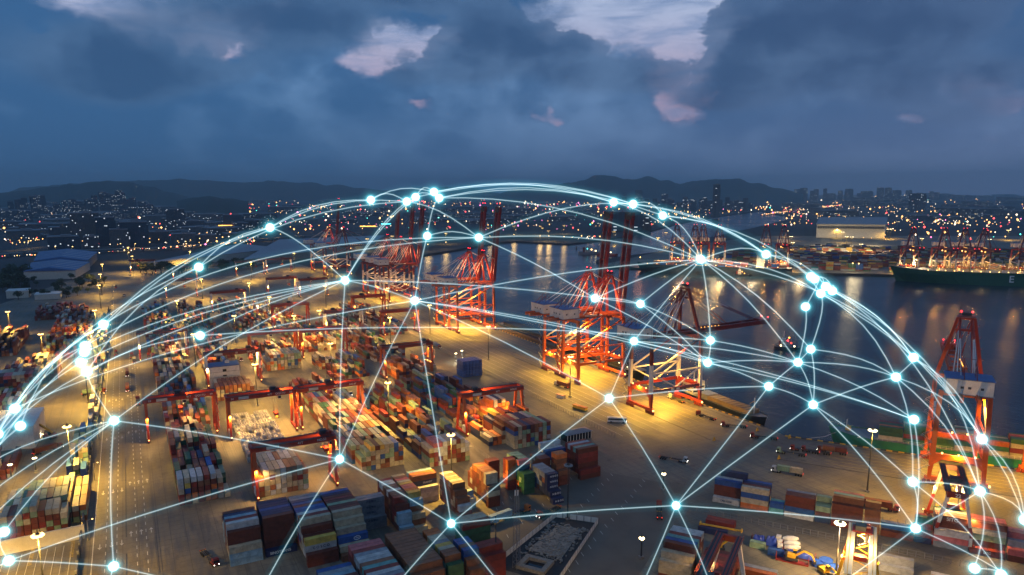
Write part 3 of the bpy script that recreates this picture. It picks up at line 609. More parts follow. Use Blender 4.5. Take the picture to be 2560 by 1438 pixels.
blockY(-275, 26, 700, 3, hr(3, 5, 51), BROWNP, 'outer left block in front', toppal=['rust brown', 'dark red', 'cream', 'navy', 'grey'])
blockY(-275, 30, 745, 9, hr(2, 5, 52, .3), BROWNP + ['navy', 'blue'], 'outer left block behind', toppal=['rust brown', 'dark red', 'white', 'brown'])
blockY(-75, 12, 725, 6, hr(2, 5, 53, .25), BROWNP, 'left block by the road lamps', toppal=['rust brown', 'cream', 'dark red', 'pale green'])
blockY(-110, 14, 560, 3, hr(2, 4, 54, .2), BROWNP + ['cream'], 'front left block beside white shed', toppal=['rust brown', 'white', 'pale green'])
blockY(-78, 6, 425, 3, hr(2, 4, 55, .2), BROWNP, 'small left pile by reach stacker')
RB(100, -170, [2, 3, 3], 40, ['navy', 'blue', 'grey'], 'blue grey pile right of bright gantry')
RB(113, -172, [2, 3, 3], 40, ['rust brown', 'blue'], 'brown pile right of bright gantry at bottom')
RB(127, -150, [2, 3, 3, 3], 40, ['navy', 'pale green', 'rust brown'], 'navy pile near bottom right corner')
RB(140, -140, [3, 3, 4], 40, ['rust brown', 'dark red', 'grey'], 'rust pile near bottom right corner')
RB(104, -122, [1, 1], 20, ['white', 'orange'], 'small pale pair before the big lettered stack')
RB(86, -120, [1, 2], 40, ['grey', 'rust brown'], 'low grey pile before bright gantry')
RB(3, -182, [1, 1], 40, ['dark red', 'grey'], 'low pile on the painted lot')
# the near ship's deck cargo
SHIPBOX = []
def shipstack(u0, v0, bays, rows, h, pal, where, z0=5.0):
    for b_ in range(bays):
        for r_ in range(rows):
            for t in range(h(b_)):
                if r_ and t < h(b_) - 1: continue
                c = random.choice(pal)
                BOXES.append((uv(u0 + b_ * 12.6 + 6.1, v0 + r_ * 2.5, z0 + t * CH_), R2, 40, c, f"{c} container on ship deck, {TI[t]}, {ORD[b_]} bay from the bow, {ORD[r_]} row from quay", .9, None))
shipstack(85, 37, 6, 5, lambda b: 3 + (b % 2), ['dark green', 'dark green', 'dark red', 'orange', 'dark green', 'cream'], 'near ship', 3.5)
# choose the 285 that show largest as things, the rest as one mass
def score(b): 
    d = (b[0] - Vector((0, 0, H))).length; p = b[0]
    q = p - Vector((0, 0, H)); dep = q.dot(FW)
    if dep < 50: return 0
    px = CX + F * q.dot(RT) / dep; py = CY - F * q.dot(UP) / dep
    if px < -25 or px > 2585 or py > 1455: return 0
    return b[5] * (1.7 if b[2] == 40 and abs(b[1]) < 1.2 else 1) / d ** 2
BOXES.sort(key=score, reverse=True)
NIND = 288
used = {}
for b_ in BOXES[:NIND]:
    p, rz, key, c, lab, w_, tx = b_
    lab = lab.replace('first row from the front', 'front row').replace('first bay', 'front bay').replace(' from the front', '')
    used[lab] = used.get(lab, 0) + 1
    o = bpy.data.objects.new('container', CM[key]); COL.objects.link(o); o.location = p; o.rotation_euler = (0, 0, rz)
    v = random.uniform(.82, 1.15); o.color = (*[min(1, x * v) for x in PAL[c]], 1)
    tag(o, lab, 'container', 'stacked shipping containers')
    if abs(rz - pi / 2) < .1:
        d = bpy.data.objects.new('door', DM[key]); COL.objects.link(d); d.parent = o; d.color = o.color
    if tx:
        s_, sz, m_, dxx, sxx = tx
        if s_ == '(ring)':
            MB().tube([(dxx + 1.3 * cos(a_ * pi / 8), -CW_ / 2 - .05, CH_ / 2 + .75 * sin(a_ * pi / 8)) for a_ in range(17)], .13, LETW, 5).box((dxx, -CW_ / 2 - .04, CH_ / 2), (1.4, .06, .16), LETW).obj('emblem', o)
        else: text(s_, sz, (dxx, -CW_ / 2 - .03, CH_ / 2), (pi / 2, 0, 0), m_, o)
mass = MB()
for b_ in BOXES[NIND:]:
    p, rz, key, c, *_ = b_; v = random.uniform(.75, 1.2); cc = tuple(min(1, x * v) for x in PAL[c])
    mass.box((p.x, p.y, p.z + CH_ / 2), (12.19 if key == 40 else 6.06, CW_ - .05, CH_ - .13), CPV, rz=rz, col=cc)
# far terminal: long yard across the water
A0 = Vector(gx(1590, 669)); A1 = Vector(gx(2560, 701)); QD = (A1 - A0).normalized(); QN = Vector((-QD.y, QD.x))
if QN.dot(A0) < 0: QN = -QN
QL = (A1 - A0).length; RQ = atan2(QD.y, QD.x)
rf = random.Random(5)
for row in range(17):
    off = 70 + row * 33
    s_ = 60 + row * 12
    while s_ < QL + 500 + row * 60:
        if rf.random() < .12: s_ += 30; continue
        base = rf.choice(['yellow', 'rust brown', 'dark red', 'brown', 'grey', 'dark green', 'blue', 'rust brown']); hh = rf.randint(3, 6)
        for rr in range(3):
            for t in range(hh if rr else max(1, hh - rf.choice([0, 0, 1]))):
                if rr and t < hh - 1: continue
                c = base if rf.random() < .4 else rf.choice(MIXED + ['yellow'] * 2)
                q = A0 + QD * (s_ + 6.2) + QN * (off + rr * 3); v = rf.uniform(.7, 1.15)
                mass.box((q.x, q.y, t * CH_ + 1.3), (12.19, 2.6, CH_ - .1), CPV, rz=RQ, col=tuple(min(1, x * v) for x in PAL[c]))
        s_ += 12.7
tag(mass.obj('containers'), 'mixed coloured containers massed in the farther yards', 'containers', kind='stuff')

# ------------------------------------------------------------------ tank containers under gantry 54
tm = {}
for nm, shell in (('w', TANKW), ('s', STEEL)):
    t_ = empty('tank_container', (0, 0, -500)); f_ = MB()
    for sy in (-1, 1):
        for sx in (-1, 1): f_.bar((sx * 2.95, sy * 1.14, 0), (sx * 2.95, sy * 1.14, 2.59), .14, .14, WHT)
        for z in (.1, 2.5): f_.bar((-2.95, sy * 1.14, z), (2.95, sy * 1.14, z), .12, .12, WHT)
    for sx in (-1, 1):
        for z in (.1, 2.5): f_.bar((sx * 2.95, -1.1, z), (sx * 2.95, 1.1, z), .12, .12, WHT)
        f_.bar((sx * 2.95, -1.1, .1), (sx * 2.95, 0, .6), .1, .1, WHT); f_.bar((sx * 2.95, 1.1, .1), (sx * 2.95, 0, .6), .1, .1, WHT)
    f_.obj('frame', t_)
    MB().tube([(-2.9, 0, 1.32), (-2.7, 0, 1.32), (2.7, 0, 1.32), (2.9, 0, 1.32)], [.75, 1.1, 1.1, .75], shell, 14).obj('tank', t_)
    MB().box((0, 0, 2.46), (3.6, .5, .06), GRY).tube([(0, 0, 2.3), (0, 0, 2.58)], .28, GRY, 8).obj('walkway', t_)
    register(t_); tm[nm] = t_
rt_ = random.Random(9); ntank = 0
def tank(x, y, z, lab):
    t_ = copy_tree(tm['w' if rt_.random() < .6 else 's']); t_.location = (x, y, z); t_.rotation_euler = (0, 0, pi / 2)
    tag(t_, lab, 'tank container', 'tank containers below gantry 54')
for b_ in range(14):
    for c in range(8):
        if (b_ * 5 + c * 3) % 11 == 0: continue
        hh = 2 if (b_ + c) % 4 and b_ < 9 else 1
        if b_ in (0, 1) and c > 5: hh = 1
        for t in range(hh):
            if t < hh - 1 and b_ and (b_ + c - 1) % 4: continue
            tank(48.5 + c * 2.95 + .12 * b_, 384 + b_ * 6.8 + 3, t * 2.62 + .03, f"{'upper' if t else 'lower'} tank container, {ORD[c]} from left, {ORD[b_]} row back, below gantry 54")
for t_ in tm.values():
    for c in CH[t_.name]: bpy.data.objects.remove(c)
    bpy.data.objects.remove(t_)

# ------------------------------------------------------------------ rail mounted gantry cranes
def gantry(x0, x1, y, upper, beam, label, troll=.6, num=None, side=None, rz=0.0, org=None, lit=1.0, hz=22.6, near=False, spread=9.0, deck=None, stair=1):
    hw = (x1 - x0) / 2; loc = org if org is not None else Vector(((x0 + x1) / 2, y, 0))
    g = empty('gantry_crane', loc, rz, label, 'gantry crane', 'rail gantry cranes over the container blocks')
    for s in (-1, 1):
        b = MB(); b.bar((-hw - 1.4, s * 3.0, hz + 1.3), (hw + 1.4, s * 3.0, hz + 1.3), 1.5, 2.6, beam)
        b.bar((-hw - 1, s * 2.9, hz + 2.66), (hw + 1, s * 2.9, hz + 2.66), 1.2 if deck else .5, .12, deck or DRK); b.obj('girder', g)
        rl = MB()
        for z in (3.1, 3.6): rl.bar((-hw - 1, s * 4.6, hz + z), (hw + 1, s * 4.6, hz + z), .07, .07, beam)
        n = int(hw * 2 / 2.4)
        for i in range(n + 1): rl.bar((-hw + i * 2 * hw / n, s * 4.6, hz + 2.6), (-hw + i * 2 * hw / n, s * 4.6, hz + 3.6), .07, .07, beam)
        rl.bar((-hw - 1, s * 4.2, hz + 2.55), (hw + 1, s * 4.2, hz + 2.55), .9, .08, deck or DRK); rl.obj('walkway', g)
    for sx in (-1, 1):
        b = MB(); b.bar((sx * (hw + .9), -3.6, hz + 1.4), (sx * (hw + .9), 3.6, hz + 1.4), 1.3, 2.2, beam); b.obj('end_beam', g)
        for sy in (-1, 1):
            b = MB(); low = Vector((sx * hw, sy * 7.2, 1.6)); hi = Vector((sx * hw, sy * 3.2, hz + .4)); mid = low.lerp(hi, .42)
            lc = beam if upper is not WHT else RED
            b.bar(low, mid, 1.0, 1.15, lc, 1.15, 1.3); b.bar(mid, hi, 1.15, 1.3, upper, 1.3, 1.6); b.obj('leg', g)
        b = MB(); b.bar((sx * hw, -8.6, 1.5), (sx * hw, 8.6, 1.5), 1.1, 1.2, beam)
        for yy in (-8, -6.6, 6.6, 8): b.box((sx * hw, yy, .55), (.7, 1.0, .9), DRED)
        b.obj('sill_beam', g)
    b = MB(); tx = -hw + troll * 2 * hw
    b.box((tx, 0, hz + 3.0), (6, 6.6, .5), DRED); b.box((tx - 1, .6, hz + 4.1), (3.4, 3.4, 1.8), DRK); b.box((tx + 2, -1.5, hz + 3.9), (1.2, 2, 1.4), RED); b.tube([(tx + .6, -2.6, hz + 3.8), (tx + .6, 2.6, hz + 3.8)], .6, DRED, 8); b.obj('trolley', g)
    b = MB(); b.box((tx + 2.2, -2.0, hz - 1.2), (2, 2.2, 2.2), WHT); b.box((tx + 2.2, -3.14, hz - 1.3), (1.7, .08, 1.3), GLS); b.obj('cabin', g)
    zs = hz - spread; b = MB()
    b.box((tx, 0, zs + 1.0), (2.4, 4.4, 1.6), RED); b.box((tx, 0, zs), (1.6, 6.4, .5), YEL)
    for s in (-1, 1): b.box((tx, s * 5.9, zs), (2.44, .5, .5), YEL); b.bar((tx, s * .6, zs), (tx, s * 6, zs), .5, .4, YEL)
    b.obj('spreader', g)
    b = MB()
    for sx in (-1, 1):
        for sy in (-1, 1): b.tube([(tx + sx, sy * 1.8, zs + 1.6), (tx + sx, sy * 2.0, hz + 2.9)], .06, DRK, 4)
    b.obj('hoist_ropes', g)
    b = MB(); b.box((-hw - .1, -4.6, 4.1), (1.8, 4.2, 3.6), WHT); b.box((-hw - .1, -6.75, 4.1), (1.2, .06, 2.2), GRY); b.obj('electrical_house', g)
    if deck:
        l = bpy.data.lights.new('flood_and_fill', 'POINT'); l.energy = 16000; l.color = (1, .68, .28); l.shadow_soft_size = .6; o = bpy.data.objects.new('lamp_light', l); COL.objects.link(o); o.parent = g; o.location = (0, 0, hz + 8)
    if stair:
        b = MB(); sx = hw + 1.6
        z = 2.0; i = 0
        while z < hz - 1:
            y0, y1 = (-5.5, 1.2) if i % 2 == 0 else (1.2, -5.5); f = 1 - z / hz * .35
            b.bar((sx, y0 * f, z), (sx, y1 * f, z + 2.6), .7, .16, beam); b.bar((sx + .5, y0 * f, z + 1), (sx + .5, y1 * f, z + 3.6), .08, .08, WHT); b.box((sx, y1 * f, z + 2.6), (1.2, 1.1, .12), beam); z += 2.6; i += 1
        b.obj('stair', g)
    b = MB()
    for sx, sy in ((-1, -1), (1, -1), (1, 1)): b.ball((sx * hw, sy * 8.9, 2.0), .34, LSMALL, 6, 4)
    b.obj('floodlight', g)
    if near:
        if near[0]: text(near[0], 1.5, (-hw + 2.2, -3.8, hz + 1.2), (pi / 2, 0, 0), LETW, g)
        p = MB().box((-hw + 8.6, -3.82, hz + 1.3), (5.8, .1, 1.6), WHT).obj('name_panel', g)
        for i, s_ in enumerate(near[2]): text(s_, 1.6, (hw * .25 + i * 6.2 if len(near[2]) > 2 else hw * .15 + i * (hw * .55), -3.82, hz + 1.3), (pi / 2, 0, 0), LETW, g)
    for sx, sy in ((-1, -1), (1, 1)):
        spot((sx * (hw - .5), sy * 6.0, 14), 16000 * lit, g, size=radians(165))
    if lit > .7:
        l = bpy.data.lights.new('flood_and_fill', 'POINT'); l.energy = 21000 * lit; l.color = (1, .50, .12); l.shadow_soft_size = .6; o = bpy.data.objects.new('lamp_light', l); COL.objects.link(o); o.parent = g; o.location = (tx + 4, 0, hz - 2.5)
    return g
gantry(1.5, 38.5, 458, ORG, RED, 'red gantry crane numbered 59 beside the main road', .5, near=('59', '', ['41T', 'QQCTU', '59']), spread=7)
gantry(44.5, 82, 440, ORG, RED, 'red gantry crane numbered 54 over the tank containers', .72, near=('54', '', ['41T', 'QQCTU', '54']), spread=13, lit=2.4)
gantry(44.5, 82, 345, ORG, RED, 'red gantry crane numbered 53 nearest the camera', .92, near=('', '', ['41T', 'NO.53']), spread=6, lit=1.5)
gantry(85.5, 124.5, 440, ORG, RED, 'red gantry crane numbered 47 above the wide roof field', .5, near=('', '', ['41T', 'NO.47']), spread=4, lit=1.5)
gantry(169.5, 208.8, 381, ORG, RED, 'red gantry crane numbered 35 above glowing orange containers', .25, near=('', '', ['41T', 'NO.35']), spread=15, lit=2.0)
gantry(44.5, 82, 570, WHT, DRED, 'dark red gantry crane numbered 55 with white upper legs by the office', .85, near=('', '', ['55', 'QQCTU']), spread=6, lit=1.6)
gantry(1.5, 38.5, 687, WHT, DRED, 'gantry crane with red and white legs in the left lane behind number 59', .6, near=('', '', ['', 'QQCTU']), lit=1.2)
gantry(127.5, 166.5, 632, ORG, RED, 'red gantry crane joined beam to beam left of the lane crane', .3, lit=1.4)
gantry(85.5, 124.5, 640, ORG, RED, 'red gantry crane straddling the cream block behind open bay', .4, lit=1.4)
gantry(169.5, 209, 532, ORG, DRED, 'dark beamed gantry crane over the orange block', .9, near=('', '', ['', '41T']), lit=1.3)
gantry(222, 259, 695, ORG, RED, 'red gantry crane nearest the apron behind the orange block', .9, lit=1.1)
gantry(225, 262, 812, ORG, RED, 'red gantry crane standing before the white footed quay cranes', .3, lit=1.1)
gantry(131, 168, 790, RED, RED, 'bright red gantry crane behind the fourth lane lamp', .5, lit=1.1)
for x0, x1, y, lab in ((41, 80, 1087, 'white legged gantry crane in second lane far back'), (84, 123, 930, 'white legged gantry crane in third lane far back'), (61, 96, 1278, 'short gantry crane near the yard end'),
                       (168, 207, 1042, 'white legged gantry crane in fifth lane far back'), (163, 210, 1325, 'white legged gantry crane at yard end'), (218, 262, 1350, 'gantry crane at yard end with glowing beam'),
                       (1, 40, 1430, 'gantry crane above the tree rows'), (127, 166, 870, 'gantry crane among the middle lane stacks'), (205, 243, 1010, 'gantry crane behind the white node cluster'), (170, 208, 720, 'gantry crane in fifth lane behind pale stacks')):
    gantry(x0, x1, y, WHT, DRED, lab, random.uniform(.2, .8), lit=.8, stair=0)
g22 = gantry(-16, 16, 0, WHT, DRED, 'gantry crane numbered 22 with dark girders by the quay row', .35, org=uv(113, -71), rz=R2 + pi / 2, lit=1.8, stair=0, hz=22)
text('22', 2.0, (-18.2, 0, 23.5), (pi / 2, 0, -pi / 2), LETW, g22)
gantry(-18, 18, 0, WHT, RED, 'bright red gantry crane cut off by the bottom edge', .1, org=uv(38, -186), rz=R2 + pi / 2, lit=.6, stair=0, hz=22)
gantry(-19, 19, 0, ORG, YEL, 'brightly lit yellow girdered gantry crane at bottom edge', .9, org=uv(79.5, -157), rz=R2 + pi / 2, lit=2.2, hz=22, deck=CREAM)

# ------------------------------------------------------------------ ship to shore quay cranes
def quay_crane(loc, rz, label, up=True, scheme='orange', lit=1.0, gauge=42.0, stair=True, small=False, hw=11.0):
    g = empty('quay_crane', loc, rz, label, 'quay crane', 'ship to shore cranes along the quays')
    if scheme == 'orange': lo = md = hi = ORG; top = RED
    elif scheme == 'white': lo, md, hi, top = RED, WHT, DRED, DRED
    else: lo, md, hi, top = RED, WHT, RED, DRED
    for x in (0, gauge):
        for s in (-1, 1):
            b = MB(); xt = x + (0 if x else 0)
            b.bar((x, s * (hw + .6), 3), (x, s * hw, 14), 1.5, 1.3, lo, 2.3, 2.1)
            b.bar((x, s * hw, 14), (x, s * (hw - .3), 33), 2.3, 2.1, md, 2.0, 1.9); b.bar((x, s * (hw - .3), 33), (x, s * (hw - .8), 48.5), 2.0, 1.9, hi, 1.9, 1.8)
            b.obj('leg', g)
        b = MB(); b.bar((x, -hw - 2.6, 3.4), (x, hw + 2.6, 3.4), 1.5, 1.8, lo)
        for s in (-1, 1):
            for k_ in range(4): b.box((x, s * (hw - 3.5 + k_ * 2.0), 1.3), (1.2, 1.6, 1.9), DRED); b.tube([(x - .5, s * (hw - 3.5 + k_ * 2.0), .5), (x + .5, s * (hw - 3.5 + k_ * 2.0), .5)], .45, DRK, 8)
        b.obj('bogie_beam', g)
        b = MB(); b.bar((x, -hw, 15), (x, hw, 15), 1.8, 2.6, lo)
        for s in (-1, 1): b.bar((x, s * hw, 11), (x, s * (hw - 4), 14.5), 1.6, 1.6, lo)
        b.obj('portal_beam', g)
        b = MB(); b.bar((x, -hw, 47.5), (x, hw, 47.5), 1.6, 2.2, hi); b.obj('cross_beam', g)
    for s in (-1, 1):
        b = MB(); b.bar((0, s * hw, 15), (gauge, s * hw, 15), 1.4, 2.0, DRED if scheme != 'orange' else lo); b.obj('tie_beam', g)
        b = MB(); yy = s * (hw - .2); b.bar((0, yy, 16), (gauge * .5, yy, 27), .9, .9, md if scheme != 'orange' else WHT) if 0 else None
        b.bar((1, yy, 27), (gauge - 1, yy, 27), .9, .9, md); b.bar((1, yy, 27), (gauge * .5, yy, 16), .8, .8, md); b.bar((gauge - 1, yy, 27), (gauge * .5, yy, 16), .8, .8, md)
        b.bar((1.5, yy, 28), (gauge * .5, yy, 37.5), 1.0, 1.0, WHT); b.bar((gauge * .5, yy, 37.5), (gauge - 1, yy, 47), 1.0, 1.0, hi)
        b.obj('brace', g)
        b = MB(); b.bar((-22, s * 3.4, 50), (gauge + 4, s * 3.4, 50), 1.3, 2.4, hi)
        b.bar((-22, s * 5.2, 51), (gauge + 4, s * 5.2, 51), .08, .08, top); b.bar((-22, s * 4.7, 49.8), (gauge + 4, s * 4.7, 49.8), .9, .1, DRK)
        b.box((18, s * 4.2, 50.5), (16, .2, .9), WHT); b.obj('main_girder', g)
    b = MB(); b.box((-6, 0, 54.2), (14.5, 19, 7.0), WHT); b.box((-6, 0, 57.9), (15.2, 19.8, .35), BLUR); b.box((-6, 0, 50.6), (15.2, 19.8, .3), GRY)
    for yy in (-5, 0, 3): b.box((-13.3, yy, 54), (.08, 1.3, 1.1), DRK)
    for xx in (-10, -3): b.box((xx, -9.55, 54), (1.1, .08, 1.0), DRK)
    b.box((.2, -9.55, 54.3), (.3, .1, 6.8), GRY); b.obj('machinery_house', g)
    if not small:
        b = MB()
        for s in (-1, 1):
            b.bar((-14, s * 2.5, 58), (-4, s * 2.5, 66), .35, .35, DRED)
            for x in (-7, -4): b.bar((x, s * 2.5, 58), (x, s * 2.5, 66), .2, .2, DRED)
            b.bar((-8, s * 2.5, 62), (-3, s * 2.5, 62), .15, .15, DRED)
        b.bar((-4, -2.5, 66), (-4, 2.5, 66), .2, .2, DRED); b.obj('service_hoist', g)
    b = MB(); ax = gauge - 7
    for s in (-1, 1):
        b.bar((gauge - 1, s * (hw - .8), 48), (ax, s * 3.8, 80), 1.8, 1.7, top, 1.3, 1.3)
        b.bar((gauge - 20, s * 4.5, 50), (ax - 1.5, s * 2.4, 79), .9, .9, top, .8, .8)
    for z in (74, 80): b.bar((ax, -4.4, z), (ax, 4.4, z), 1.2, 1.2, top)
    b.box((ax, 0, 81.5), (5, 7.5, .3), DRED); b.box((ax + .5, 0, 82.4), (2.6, 4.4, 1.6), DRK); b.bar((ax, 3, 81), (ax, 3, 86), .2, .2, DRK)
    for z in (58, 64, 70, 76): f = (z - 48) / 32; yy = hw - .8 - f * (hw - 4.6); b.box((gauge - 1 - f * 6, -(yy + 1), z), (1.6, 1.4, .15), DRED); b.bar((gauge - 1 - f * 6, -(yy + 1.6), z), (gauge - 1 - f * 6, -(yy + 1.6), z + 1.2), .15, .15, DRED)
    b.obj('apex_frame', g)
    b = MB()
    for s in (-1, 1):
        b.bar((ax, s * 2.6, 80), (ax - 14, s * 3, 72), .55, .55, top); b.bar((ax - 14, s * 3, 72), (-16, s * 3.4, 51.5), .3, .3, WHT)
        b.bar((ax, s * 2.6, 79), (ax - 10, s * 3, 71), .6, .6, top); b.bar((ax - 10, s * 3, 71), (9, s * 3.4, 51.5), .45, .45, WHT)
        b.bar((ax - 1, s * 2.6, 78), (gauge - 26, s * 5, 51), .5, .5, WHT)
    b.obj('backstay', g)
    hx, hz = gauge + 4, 50.5
    if up: tip = Vector((hx + 7.5, 0, 128.5))
    else: tip = Vector((hx + 66, 0, 51.5))
    hinge = Vector((hx, 0, hz)); dr = (tip - hinge).normalized(); nz = Vector((-dr.z, 0, dr.x))
    b = MB()
    for s in (-1, 1):
        o_ = Vector((0, s * 3.3, 0)); b.bar(hinge + o_, tip + o_, 1.9, 2.9, DRED if up else hi)
        b.bar(hinge + Vector((0, s * 5, 0)) + nz * 1.2, tip + Vector((0, s * 5, 0)) + nz * 1.2, .1, .1, top)
        if scheme != 'orange' and up: b.bar(hinge + o_ + dr * 20 - nz * .02, hinge + o_ + dr * 55 - nz * .02, 1.6, 2.4, WHT)
    ln = (tip - hinge).length
    for k_ in (.12, .3, .5, .68): b.bar(hinge + dr * ln * k_ + Vector((0, -3.3, 0)), hinge + dr * ln * k_ + Vector((0, 3.3, 0)), 1.0, 1.0, top if up else hi)
    b.box(tip - dr * 3, (3.4 if up else 6, 8.4, 6 if up else 3.4), DRK if up else top); b.box(hinge + dr * ln * .68, (3 if up else 2, 9, 2), DRED)
    b.obj('boom', g)
    b = MB()
    for s in (-1, 1):
        if up:
            q1 = hinge + dr * 24 + Vector((0, s * 2.6, 0)) - nz * -2.2; b.bar((ax + 1, s * 2.4, 80), q1, .5, .5, WHT); b.bar(hinge + dr * 62 + Vector((0, s * 2.6, 0)) + nz * 2.4, q1, .35, .35, GRY)
            b.tube([(ax, s * 1, 82), hinge + dr * 66 + Vector((0, s, 0)) + nz * 1.2], .12, DRK, 4)
            b.tube([(ax, s * 2, 82), hinge + dr * 40 + Vector((0, s * 2, 0)) + nz * 1.2], .12, DRK, 4)
        else:
            for fr, zz in ((.86, 80), (.42, 78)):
                e_ = hinge + dr * ln * fr + Vector((0, s * 3.3, 1.2)); a_ = Vector((ax + .5, s * 2.6, zz)); m1, m2 = a_.lerp(e_, .3), a_.lerp(e_, .55)
                b.bar(a_, m1, .5, .5, top); b.bar(m1, m2, .22, .22, WHT); b.bar(m2, e_, .5, .5, top)
    b.obj('forestay', g)
    b = MB(); tx = gauge - 8 if up else gauge + 9
    b.box((tx, 0, 47.8), (5, 6, 1.2), DRED); b.box((tx + 3.2, -1.5, 46), (2.4, 2.4, 2.6), WHT); b.box((tx + 4.42, -1.5, 45.8), (.08, 2, 1.6), LAMBER); b.obj('trolley', g)
    b = MB(); zz = 39 if up else 43
    b.box((tx, 0, zz), (2.4, 11, .7), YEL); b.box((tx, 0, zz + 1.3), (2, 4, 1.3), RED)
    for s in (-1, 1): b.tube([(tx, s * 2, zz + 1.8), (tx, s * 2, 47.4)], .1, DRK, 4)
    b.obj('spreader', g)
    if stair:
        b = MB(); z = 4.0; i = 0
        while z < 47:
            y0, y1 = (0, 4.2) if i % 2 == 0 else (4.2, 0); Y = hw + 1.3
            b.bar((-1.6, Y + y0, z), (-1.6, Y + y1, z + 3), .8, .15, GRY); b.bar((-2.1, Y + y0, z + 1), (-2.1, Y + y1, z + 4), .1, .1, WHT); b.box((-1.6, Y + y1, z + 3), (1.3, 1.2, .12), GRY); b.bar((-2.1, Y + y1, z + 3), (-2.1, Y + y1, z + 4.1), .08, .08, WHT); z += 3; i += 1
        b.obj('stair_tower', g)
    b = MB()
    for x in (0, gauge):
        for yy in (-7, 0, 7): b.ball((x - .9, yy, 17), .5, LSMALL, 6, 4)
    for x in (0, gauge): b.ball((x, -hw - 3, 3.2), .65, LSMALL, 6, 4)
    if not up:
        for i in range(7): b.ball((gauge + 4 + i * 3.2, -2.2, 52.4), .3, LAMBER, 6, 4)
        b.ball((gauge + 3, -4, 46.2), .9, LSMALL, 6, 4)
    b.obj('floodlight', g)
    b = MB(); b.ball((ax, -2.5, 83.6), .42, LRED, 6, 4); b.ball((ax, 2.5, 83.6), .42, LRED, 6, 4)
    b.ball(tip + Vector((0, 3, 3.5 if up else 3)), .42, LRED, 6, 4); b.ball(tip + Vector((0, -3, 3.5 if up else 3)), .42, LRED, 6, 4); b.obj('warning_light', g)
    b = MB(); b.box((gauge * .42, -hw - .75, 15), (2.6, .1, 1.3), WHT); b.box((gauge * .53, -hw - .75, 15), (2.6, .1, 1.3), WHT); b.obj('number_panel', g)
    P_ = 46000 * lit
    spot((-1.5, 0, 17.5), P_ * 1.2, g, size=radians(168), col=(1, .55, .05)); spot((gauge * .5, 0, 17.0), P_ * 1.8, g, size=radians(160), col=(1, .55, .05))
    for x_ in (gauge * .5,):
        l = bpy.data.lights.new('flood_and_fill', 'POINT'); l.energy = P_ * .38; l.color = (1, .46, .10); l.shadow_soft_size = 1.0; o = bpy.data.objects.new('lamp_light', l); COL.objects.link(o); o.parent = g; o.location = (x_, 0, 24)
    if up:
        l = bpy.data.lights.new('flood_and_fill', 'POINT'); l.energy = P_ * .4; l.color = (1, .50, .20); l.shadow_soft_size = 1.0; o = bpy.data.objects.new('lamp_light', l); COL.objects.link(o); o.parent = g; o.location = (gauge - 9, -9, 62)  # fill point added without a fixture, brightens the raised boom
    if not small: spot((gauge * .5, -hw - 1, 46), P_ * 2.2, g, size=radians(130), col=(1, .52, .05))
    return g
X0 = 293.5
quay_crane((X0, 367, 0), 0, 'quay crane with lowered boom and red and white legs, nearest on the left quay', False, 'white', 1.35)
quay_crane((X0, 453, 0), 0, 'orange quay crane with raised boom, right one of the central pair', True, 'orange', 1.1)
quay_crane((X0, 481.5, 0), 0, 'orange quay crane with raised boom, left one of the central pair', True, 'orange', 1.1)
quay_crane((X0, 678, 0), 0, 'orange quay crane with raised boom, right one of the second pair', True, 'orange', 1.1)
quay_crane((X0, 713, 0), 0, 'orange quay crane with raised boom, left one of the second pair', True, 'orange', 1.1)
for y, lab in ((905, 'white legged quay crane, right one of the three with raised booms'), (942, 'white legged quay crane, middle one of the three with raised booms'), (1000, 'white legged quay crane, left one of the three with raised booms')):
    quay_crane((X0 + 3, y, 0), 0, lab, True, 'white', .9, stair=False, small=True)
quay_crane((300, 1250, 0), 0, 'quay crane with lowered boom behind the white legged three', False, 'white', .7, stair=False, small=True)
quay_crane((300, 1345, 0), 0, 'farthest left quay crane with a single raised boom', True, 'white', .7, stair=False, small=True)
p5 = uv(119.5, -15); quay_crane((p5.x, p5.y, 0), R2 + pi / 2, 'large quay crane at the right seen from behind, house facing camera', False, 'orange', .75, gauge=38)
p6 = uv(164, -15); quay_crane((p6.x, p6.y, 0), R2 + pi / 2, 'quay crane half cut off by the right edge', True, 'orange', 1.1, gauge=38)
# cranes of the terminal across the water (booms point at the camera's side)
far = [(1590, 1, 0), (1690, 0, 0), (1735, 0, 0), (1755, 0, 0), (1795, 0, 0), (1910, 1, 0), (1953, 0, 0), (2268, 1, 0), (2345, 1, 0), (2393, 1, 0), (2440, 1, 0), (2545, 1, 0)]
fl = ['', 'red and white quay crane over the dark ship bow', 'first of two crowded quay cranes behind dark ship', 'second of two crowded quay cranes behind dark ship', 'quay crane right of the crowded pair', 'smaller looking quay crane at the dark ship stern', 'tall quay crane beyond the dark ship stern', 'quay crane over the green ship bow', 'second quay crane above the green ship', 'third quay crane above the green ship', 'fourth quay crane above the green ship', 'quay crane at the right edge above the green ship']
for (px, up_, _), lab in list(zip(far, fl))[1:]:
    a = A0 + QD * ((Vector(gx(px, 676 + (px - 1900) * .03)) - A0).dot(QD)); a = a + QN * 46
    quay_crane((a.x, a.y, 0), atan2(-QN.y, -QN.x), lab, True if px in (1690, 1735, 1755, 1795) else (px % 2 == 0), 'white', 1.0 if px > 2200 else 1.3, stair=False, small=True) if 0 else \
    quay_crane((a.x, a.y, 0), atan2(-QN.y, -QN.x), lab, False, 'white', 1.5, stair=False, small=True)

